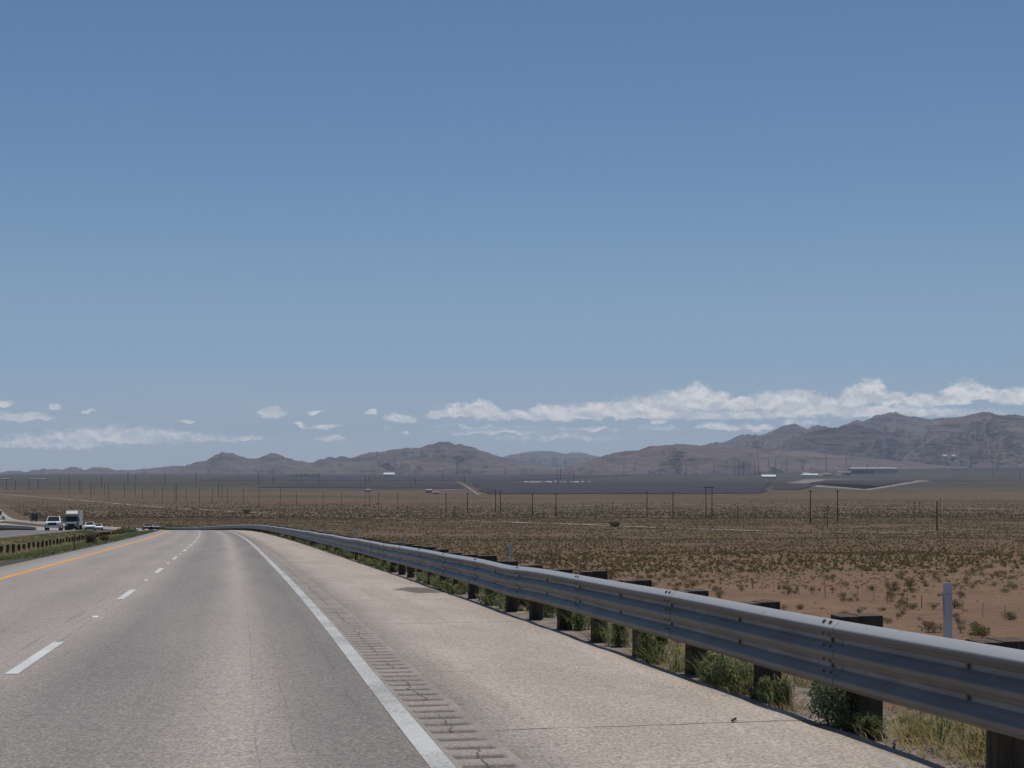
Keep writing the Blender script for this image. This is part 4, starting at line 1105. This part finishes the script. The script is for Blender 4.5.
for pts, wd in ((((700, 479.6), (780, 480.2), (840, 478.8), (930, 478.4), (1030, 479.2)), 55), (((520, 477.0), (640, 477.6), (760, 477.0)), 60), (((900, 481.6), (960, 482.8), (1030, 482.4)), 45), (((780, 476.2), (850, 476.4), (960, 475.2), (1035, 475.6)), 60), (((560, 494.8), (680, 495.4), (760, 494.2)), 14)):
    ground_sheet('dirt_track', [at(x, y) for x, y in pts], wd, 1.0, M['wash'], 'pale broken wash across the valley floor', 80)
rng = np.random.default_rng(78); shed_x = np.sort(778 + 72*rng.random(11))
for i, x in enumerate(shed_x):
    w_ = rng.uniform(1.0, 3.2); b_ = 475.6 + rng.uniform(-1.6, 1.4)
    building(x - w_, x + w_, b_, b_ - rng.uniform(.8, 2.2), 20, M['beige_wall'] if i % 3 else M['pale_wall'], f'small plant shed, {ordinal(i + 1)} from the left between pale building and plant hall', name='plant_shed')
building(850, 897, 473.6, 468.4, 70, M['beige_wall'], 'long beige plant hall with two stacks on the valley floor', stacks=((851.5, 465, 1.0), (868.3, 465, .9)), bay=(852, 874), name='plant_building')
building(838, 851, 475, 472.2, 40, M['beige_wall'], 'low annex left of the long beige plant hall', bay=(846, 850.5))
building(383.5, 394.5, 476.8, 474.4, 60, M['pale_wall'], 'long white-roofed building before the left range', M['white_roof'])
building(762, 776, 479, 476.4, 40, M['pale_wall'], 'pale low building left of the plant hall', M['white_roof'])
building(426, 431.5, 493, 489.8, 16, M['beige_wall'], 'small pinkish shed, taller of two by the pale road')
building(433, 439.5, 494, 492.2, 14, M['beige_wall'], 'small pinkish shed, lower of two by the pale road')
building(366, 370, 492, 489.8, 12, M['beige_wall'], 'tiny beige shed left of the two pinkish sheds')
building(943.5, 947, 457.4, 455.8, 40, M['pale_wall'], 'small white hut on the slope under the reddish mountain', M['white_roof'])
building(952, 957, 457.2, 456, 40, M['pale_wall'], 'second paler hut on the slope under the reddish mountain', M['white_roof'])
building(803, 818, 476.8, 474.8, 30, M['pale_wall'], 'white tank-like shed between pale building and plant hall', M['white_roof'])
building(822, 832, 476.2, 474.2, 30, M['beige_wall'], 'greyish shed just left of the plant annex')
building(30, 46, 480.2, 479.0, 40, M['beige_wall'], 'pale long shed under the low far-left hills')
building(0, 9, 479.6, 478.6, 40, M['beige_wall'], 'pale shed at the left edge under the low hills')
rng = np.random.default_rng(77)
xs = np.sort(525 + 66*rng.random(34))
for i, x in enumerate(xs):
    building(x - .8, x + .8, 483.2 + rng.uniform(-.4, .4), 482.2 + rng.uniform(-.2, .2), 14, M['wash_wall'], f'pale cabin, {ordinal(i + 1)} from the left in the line behind the main solar field', M['wash_wall'], name='cabin')

# ------------------------------------------------------------------ vehicles
def wheel(parent, x, y, r, w, sgn):
    b = MB(); b.tube((x - w/2, y, r), (x + w/2, y, r), r, r, 20)
    t_ = b.build('wheel', M['rubber'], parent)
    b = MB(); b.tube((x + sgn*(w/2 - .02), y, r), (x + sgn*(w/2 + .012), y, r), r*.62, r*.58, 16); b.build('rim', M['rim'], t_)

def car(kind, paint, label, group=None):
    e = empty({'pickup': 'pickup_truck', 'suv': 'suv_car', 'sedan': 'sedan_car'}[kind]); tag(e, label, {'pickup': 'pickup', 'suv': 'car', 'sedan': 'car'}[kind], group)
    if kind == 'pickup':
        hw, hgt = 1.0, 1.95
        low = [(-2.9, .55), (-2.92, 1.18), (-.95, 1.2), (1.0, 1.22), (2.45, 1.16), (2.78, 1.02), (2.86, .62), (2.7, .42), (2.3, .40), (1.2, .38), (-1.2, .38), (-2.3, .42)]
        cab = [(-1.05, 1.18), (-.92, 1.82), (-.5, 1.93), (.35, 1.93), (1.15, 1.2)]; wy, wr = (-1.85, 1.8), .40
    elif kind == 'suv':
        hw, hgt = .95, 1.72
        low = [(-2.3, .5), (-2.35, .95), (-2.2, 1.08), (.95, 1.08), (1.95, .98), (2.25, .82), (2.3, .5), (2.1, .32), (-2.1, .34)]
        cab = [(-2.22, 1.06), (-2.0, 1.58), (-1.6, 1.70), (.1, 1.70), (1.1, 1.05)]; wy, wr = (-1.4, 1.4), .36
    else:
        hw, hgt = .91, 1.45
        low = [(-2.3, .5), (-2.35, .86), (-1.6, .96), (.95, .93), (1.95, .82), (2.28, .66), (2.3, .42), (2.1, .28), (-2.1, .30)]
        cab = [(-1.75, .93), (-1.05, 1.38), (-.6, 1.45), (.1, 1.43), (1.15, .92)]; wy, wr = (-1.38, 1.42), .33
    zb = cab[0][1]; zt = max(z for y, z in cab)
    wf = lambda y, z: hw - .10*max(0, abs(y) - 1.9)/.9 - .03*(z < .5)
    cf = lambda y, z: hw - .05 - .22*max(0, z - zb)/(zt - zb)
    b = MB(); b.prism(low, wf, .035); body = b.build('body', paint, e)
    b = MB(); b.prism(cab, cf, .03); b.build('cabin', paint, e)
    # windscreen, back window and side glass stand a few millimetres proud of the cabin
    def pane(name, yz, push):
        (y0, z0), (y1, z1) = yz
        A = lambda f, y, z, s: (s*(cf(y, z) - f), y + push[0], z + push[1])
        MB().plate([A(.09, y0, z0, -1), A(.09, y0, z0, 1), A(.09, y1, z1, 1), A(.09, y1, z1, -1)], (0, push[0]*.4, push[1]*.4)).build(name, M['glass'], e)
    f0, f1 = cab[-1], cab[-2]; lerp = lambda p, q, t: (p[0] + (q[0] - p[0])*t, p[1] + (q[1] - p[1])*t)
    pane('windscreen', (lerp(f0, f1, .10), lerp(f0, f1, .93)), (.02, .014))
    r0, r1 = cab[0], cab[1]
    pane('rear_window', (lerp(r0, r1, .2), lerp(r0, r1, .95)), (-.02, .006))
    for s in (-1, 1):
        ya, yb = cab[0][0] + .25, cab[-1][0] - .35
        zl, zh = zb + .08, zt - .10
        ta, tb = ya + .12, cab[-2][0] + .02
        pts = [(s*(cf(0, zl) + .004), ya, zl), (s*(cf(0, zl) + .004), yb, zl), (s*(cf(0, zh) + .004), tb, zh), (s*(cf(0, zh) + .004), ta, zh)]
        MB().plate(pts, (s*.005, 0, 0)).build('side_window', M['glass'], e)
        fy = max(y for y, z in low); hz = {'pickup': .98, 'suv': .80, 'sedan': .66}[kind]
        MB().box((s*(hw - .26), fy - .06, hz), (.34, .12, .17 if kind != 'sedan' else .12), bevel=.02).build('headlight', M['lamp'], e)
        MB().box((s*(hw - .17), -abs(min(y for y, z in low)) + .03, hz), (.18, .10, .24), bevel=.02).build('tail_light', M['tail'], e)
        MB().box((s*(hw + .10), cab[-1][0] - .35, zb + .12), (.2, .1, .16), bevel=.03).build('mirror', M['black_trim'], e)
        for y in wy: wheel(e, s*(hw - .11), y, wr, .24, s)
    fy = max(y for y, z in low)
    gz_, gh = {'pickup': (.92, .36), 'suv': (.70, .22), 'sedan': (.52, .16)}[kind]
    MB().box((0, fy - .03, gz_), (1.05, .10, gh), bevel=.02).build('grille', M['black_trim'], e)
    MB().box((0, fy - .04, .48 if kind == 'pickup' else .38), (hw*1.7, .16, .2), bevel=.03).build('bumper', M['chrome'] if kind == 'pickup' else M['black_trim'], e)
    MB().box((0, min(y for y, z in low) + .03, .5), (hw*1.7, .14, .2), bevel=.03).build('bumper', M['black_trim'], e)
    return e

def semi(label):
    e = empty('semi_truck'); tag(e, label, 'truck')
    cw = lambda y, z: 1.18
    b = MB(); b.prism([(0.0, .55), (-.05, 1.35), (-.35, 1.62), (-1.9, 1.85), (-1.9, .7), (-1.6, .55)], lambda y, z: 1.05 + .08*min(1, -y/1.5), .05); b.build('hood', M['truck_cab'], e)
    b = MB(); b.prism([(-1.85, .7), (-1.85, 1.85), (-2.25, 2.75), (-4.3, 2.8), (-4.3, .7)], cw, .05); b.build('cab', M['truck_cab'], e)
    b = MB(); b.prism([(-2.2, 2.76), (-2.45, 3.3), (-3.2, 3.85), (-4.3, 4.0), (-4.3, 2.76)], lambda y, z: 1.2 - .06*(z > 3), .08); b.build('roof_fairing', M['truck_roof'], e)
    b = MB(); b.plate([(-1.05, -1.90, 1.95), (1.05, -1.90, 1.95), (1.0, -2.20, 2.66), (-1.0, -2.20, 2.66)], (0, .03, .012)); b.build('windscreen', M['glass'], e)
    b = MB(); b.box((0, .0, 1.02), (1.1, .08, .72), bevel=.03); b.build('grille', M['black_trim'], e)
    b = MB(); b.box((0, .03, .5), (2.3, .26, .32), bevel=.05); b.build('bumper', M['black_trim'], e)
    for s in (-1, 1):
        MB().box((s*.86, -.08, 1.05), (.3, .2, .26), bevel=.03).build('headlight', M['lamp'], e)
        MB().box((s*1.42, -1.95, 2.15), (.2, .16, .62), bevel=.04).build('mirror', M['black_trim'], e)
        MB().plate([(s*1.185, -2.2, 1.95), (s*1.185, -3.1, 1.95), (s*1.185, -3.1, 2.6), (s*1.185, -2.4, 2.6)], (s*.006, 0, 0)).build('side_window', M['glass'], e)
        MB().tube((s*1.0, -2.6, .72), (s*1.0, -4.2, .72), .3, n=16).build('fuel_tank', M['chrome'], e)
        MB().tube((s*1.1, -4.45, 1.0), (s*1.1, -4.45, 3.6), .08, n=10).build('exhaust', M['chrome'], e)
        for y, w in ((-1.15, .3), (-5.5, .6), (-6.8, .6), (-18.4, .6), (-19.7, .6)): wheel(e, s*(1.22 - w/2), y, .5, w, s)
    MB().box((0, -4.9, .82), (.9, 5.4, .28)).build('chassis', M['black_trim'], e)
    b = MB(); b.box((0, -12.9, 2.62), (2.6, 16.0, 2.9), bevel=.03); t_ = b.build('trailer', M['trailer'], e)
    MB().box((0, -16.9, 1.02), (1.1, 7, .3)).build('chassis', M['black_trim'], e)
    return e

def box_truck(label, body, load=None, name='box_truck', group=None):
    e = empty(name); tag(e, label, 'truck', group)
    b = MB(); b.prism([(3.9, .5), (3.9, 1.3), (3.3, 2.5), (2.1, 2.6), (2.1, .5)], lambda y, z: 1.1, .05); b.build('cab', M['white_car'] if load else M['dark_car'], e)
    MB().plate([(-.95, 3.85, 1.45), (.95, 3.85, 1.45), (.9, 3.36, 2.4), (-.9, 3.36, 2.4)], (0, .03, .012)).build('windscreen', M['glass'], e)
    if load:
        MB().box((0, -1.2, .95), (2.4, 6.2, .22), bevel=.02).build('flatbed', M['black_trim'], e)
        b = MB(); b.prism([(1.2, 1.08), (1.2, 2.0), (.2, 2.7), (-1.0, 2.7), (-1.2, 1.9), (-3.2, 1.7), (-3.4, 1.08)], lambda y, z: .95, .08); b.build('load', load, e)
    else:
        MB().box((0, -1.2, 2.2), (2.5, 6.4, 2.7), bevel=.03).build('body', body, e)
        MB().box((0, -1.2, .72), (1.0, 6.2, .3)).build('chassis', M['black_trim'], e)
    for s in (-1, 1):
        MB().box((s*.85, 3.88, .9), (.3, .1, .2), bevel=.02).build('headlight', M['lamp'], e)
        MB().box((s*1.0, -4.38, .8), (.2, .06, .16)).build('tail_light', M['tail'], e)
        for y in (2.9, -2.8): wheel(e, s*.98, y, .46, .28, s)
    return e

def drive(e, Y, px=None, o=None, oncoming=True, extra=0.0):
    X = (px - 512)/F*Y if px is not None else on_road(Y, o)[0]
    th = math.atan(float(slope(Y))) + extra
    d = Vector((math.sin(th), math.cos(th)))*(-1 if oncoming else 1)
    e.location = (X, Y, float(zr(Y)) + .005); e.rotation_euler = (math.atan(-.042)*(-1 if oncoming else 1)*1.0, 0, math.atan2(-d.x, d.y))
    return e
drive(car('pickup', M['white_car'], 'white pickup truck coming up the far carriageway beside the dark semi truck'), 182, 54.0)
drive(semi('dark semi truck with silver roof fairing and pale trailer, coming toward us'), 262, 71.0, extra=.035)
drive(car('suv', M['white_car'], 'white car, first behind the oncoming semi truck'), 262, 89.8)
drive(car('suv', M['white_car'], 'white car, second behind the oncoming semi truck'), 330, 98.6)
drive(car('suv', M['slate_car'], 'slate grey car ahead at the bend, left one of two'), 352, 146.5, oncoming=False)
drive(car('sedan', M['dark_car'], 'dark blue car ahead at the bend, right one of two'), 350, 155.0, oncoming=False)
drive(box_truck('dark box truck far down the highway, seen from behind', M['dark_box']), 585, o=-1.9, oncoming=False)
drive(box_truck('far dark truck with tall box near the left edge of the highway', M['dark_box']), 1050, o=-1.9, oncoming=False)
drive(box_truck('flatbed truck carrying an orange machine on the far oncoming lanes', None, M['orange'], name='flatbed_truck'), 640, o=-26.5)
drive(car('sedan', M['dark_car'], 'dark car just behind the flatbed with the orange machine'), 560, o=-26.8)
drive(car('sedan', M['white_car'], 'white car behind the flatbed on the far oncoming lanes'), 545, o=-23.0)
drive(car('sedan', M['dark_car'], 'dark car farther down the highway between two dark trucks'), 770, o=-5.3, oncoming=False)
drive(car('sedan', M['grey_car'], 'grey car farther down the highway, behind the far dark truck'), 900, o=-1.9, oncoming=False)

# ------------------------------------------------------------------ air
HAZE_DENSITY = 2.2e-5
x0, x1, y0, y1, z0, z1 = -36000, 28000, -400, 32400, -450.0, 820.0
b = MB(); b.box(((x0 + x1)/2, (y0 + y1)/2, (z0 + z1)/2), (x1 - x0, y1 - y0, z1 - z0))
hm = bpy.data.materials.new('haze_air'); hm.use_nodes = True; nt = hm.node_tree; nt.nodes.clear()
out = nt.nodes.new('ShaderNodeOutputMaterial'); pv = nt.nodes.new('ShaderNodeVolumePrincipled')
pv.inputs['Color'].default_value = (.68, .81, 1.0, 1); pv.inputs['Density'].default_value = HAZE_DENSITY; pv.inputs['Anisotropy'].default_value = 0.0
nt.links.new(pv.outputs[0], out.inputs['Volume'])
HAZE = b.build('haze', hm); tag(HAZE, 'thin blue haze lying over the whole valley', kind='stuff')

# ------------------------------------------------------------------ sun, sky, clouds
SUN_EL, SUN_AZ = 70.0, 8.0
sv = Vector((math.sin(rad(SUN_AZ))*math.cos(rad(SUN_EL)), math.cos(rad(SUN_AZ))*math.cos(rad(SUN_EL)), math.sin(rad(SUN_EL))))
L = bpy.data.lights.new('sun', 'SUN'); L.energy = 3.6; L.angle = rad(.5); L.color = (1.0, .965, .91)
lo = bpy.data.objects.new('sun', L); COL.objects.link(lo); lo.rotation_euler = (-sv).to_track_quat('-Z', 'Y').to_euler()

w = bpy.data.worlds.new('World'); SC.world = w; w.use_nodes = True
t = NT(w.node_tree); bg = w.node_tree.nodes['Background']
sky = t.n('ShaderNodeTexSky', sky_type='NISHITA', sun_disc=False); sky.sun_elevation = rad(SUN_EL); sky.sun_rotation = rad(SUN_AZ)
sky.altitude = 900; sky.air_density = 1.0; sky.dust_density = 1.0; sky.ozone_density = 1.0
SKY_SAT = 1.24
hs = t.n('ShaderNodeHueSaturation'); hs.inputs['Saturation'].default_value = SKY_SAT; t.put(hs.inputs['Color'], sky.outputs[0]); hs.inputs['Saturation'].default_value = SKY_SAT
dirv = t.n('ShaderNodeTexCoord').outputs['Generated']; dx, dy, dz_ = t.sep(dirv)
dys = t.m('MAXIMUM', dy, .05)
ax = t.m('DIVIDE', dx, dys); el = t.m('DIVIDE', dz_, dys)              # bearing and height of the sight line
p = t.comb(ax, el, 0.0)
wn = t.n('ShaderNodeTexNoise'); t.put(wn.inputs['Vector'], t.v('MULTIPLY', p, (1, 1.6, 0))); wn.inputs['Scale'].default_value = 70; wn.inputs['Detail'].default_value = 5; wn.inputs['Roughness'].default_value = .58
warp = t.v('MULTIPLY', t.v('SUBTRACT', wn.outputs['Color'], (.5, .5, .5)), (.016, .011, 0))
pw = t.v('ADD', p, warp)
CL = [  # picture column, row of the base, half width, height, strength
    (470, 416, 40, 13, 1), (482, 411, 17, 13, 1), (445, 416, 25, 8, .9), (402, 421, 22, 8, .9), (520, 418, 35, 9, .8), (560, 417, 45, 13, .95), (545, 412, 20, 9, .9), (600, 415, 40, 14, .95), (640, 412, 38, 16, 1), (672, 409, 32, 19, 1),
    (697, 406, 26, 24, 1), (712, 408, 26, 18, 1), (740, 409, 26, 13, 1), (770, 407, 32, 15, 1), (795, 406, 30, 18, 1), (815, 408, 22, 14, 1), (840, 408, 24, 13, .95), (858, 404, 26, 18, 1), (872, 401, 20, 24, 1), (892, 404, 26, 16, 1), (925, 406, 34, 15, 1),
    (955, 403, 22, 18, 1), (967, 399, 22, 21, 1), (985, 400, 20, 16, 1), (1012, 403, 36, 16, 1), (1050, 402, 40, 18, 1), (700, 419, 190, 10, .72), (860, 416, 180, 11, .75), (560, 420, 110, 7, .62), (760, 431, 24, 6, .65), (720, 428, 40, 6, .6), (660, 430, 26, 6, .6), (655, 424, 20, 4, .5), (800, 425, 30, 6, .6), (590, 431, 45, 5, .45), (500, 434, 70, 6, .45), (480, 428, 60, 5, .4),
    (10, 420, 26, 9, .85), (38, 420, 26, 7, .8), (3, 407, 14, 8, .8), (53, 408, 12, 5, .7), (88, 412.5, 16, 2.6, .5), (188, 422, 13, 4, .6), (271, 416, 20, 8, .95), (275, 413, 12, 7, .9), (314, 413, 10, 3.4, .6), (322, 428, 24, 4.6, .6), (300, 427, 12, 4, .5), (370, 413.5, 8, 5.5, .8), (332, 441, 22, 6.5, .65),
    (120, 442, 150, 15, .62), (120, 434, 45, 11, .62), (40, 448, 130, 12, .5), (240, 441, 40, 6, .45), (387, 429, 7, 3, .4), (405, 433, 5, 2.5, .4), (560, 440, 120, 8, .3)]
low = t.ramp(t.m('MULTIPLY', el, 4.0), [(0, (.46, .57, .70)), (.30, (.315, .495, .74)), (1, (.185, .355, .64))])
low = t.v('MULTIPLY', low, (10.0, 10.0, 10.0))
sky_c = t.mix(t.m('MULTIPLY', t.step(el, .26, .03), .85), hs.outputs['Color'], low)
acc = None
for cx, cy, hw_, hh_, st in CL:
    q = t.v('MULTIPLY', t.v('SUBTRACT', pw, ((cx - 512)/F, (HZ - cy)/F + hh_*.26/F, 0)), (F/hw_, F/(hh_*.84), 0))
    qx, qy, _q = t.sep(q); q = t.comb(qx, t.m('MAXIMUM', qy, t.m('MULTIPLY', qy, -1.7)))
    d = t.m('MULTIPLY', t.m('SUBTRACT', 1.0, t.v('LENGTH', q)), st)
    acc = d if acc is None else t.m('MAXIMUM', acc, d)
fine = t.noise(t.v('MULTIPLY', p, (1, 1.4, 0)), 150, 7, .66)
dens = t.m('ADD', acc, t.m('MULTIPLY', t.m('SUBTRACT', fine, .5), .85))
cov = t.step(dens, .06, .42)
cov = t.m('MULTIPLY', cov, t.step(dy, .1, .3))
# thin high veil low over the horizon
veil = t.m('MULTIPLY', t.step(t.noise(t.v('MULTIPLY', p, (3, 26, 0)), 2.2, 5, .6), .42, .70), t.m('MULTIPLY', t.step(el, .075, .02), .22))
lb = lambda q: t.noise(t.v('MULTIPLY', q, (1, 1.3, 0)), 62, 5, .6)
lobe = t.m('ADD', .5, t.m('MULTIPLY', t.m('SUBTRACT', lb(pw), lb(t.v('ADD', pw, (.0012, .0038, 0)))), 1.6))
ccol = t.mix(t.step(lobe, .25, .75), (6.9, 7.5, 8.3), (11.4, 11.2, 11.0))
c = t.mix(t.m('MULTIPLY', cov, .88), sky_c, ccol)
c = t.mix(veil, c, (6.6, 7.0, 7.6))
t.put(bg.inputs['Color'], c); bg.inputs['Strength'].default_value = .070

# ------------------------------------------------------------------ camera and render
cd = bpy.data.cameras.new('camera'); co = bpy.data.objects.new('camera', cd); COL.objects.link(co)
cd.sensor_width = 36; cd.lens = 36*F/1024; cd.shift_y = (HZ - 384)/1024
co.location = (0, 0, EYE); co.rotation_euler = (rad(90), 0, 0); cd.clip_start = .1; cd.clip_end = 150000
SC.camera = co
SC.render.resolution_x, SC.render.resolution_y = 1024, 768
SC.render.engine = 'CYCLES'
SC.cycles.use_denoising = True
SC.cycles.max_bounces = 5; SC.cycles.diffuse_bounces = 3; SC.cycles.glossy_bounces = 3; SC.cycles.volume_bounces = 1; SC.cycles.transparent_max_bounces = 4
SC.view_settings.view_transform = 'Standard'; SC.view_settings.look = 'None'; SC.view_settings.exposure = 0.0; SC.view_settings.gamma = 1.0
SC.view_settings.use_curve_mapping = False
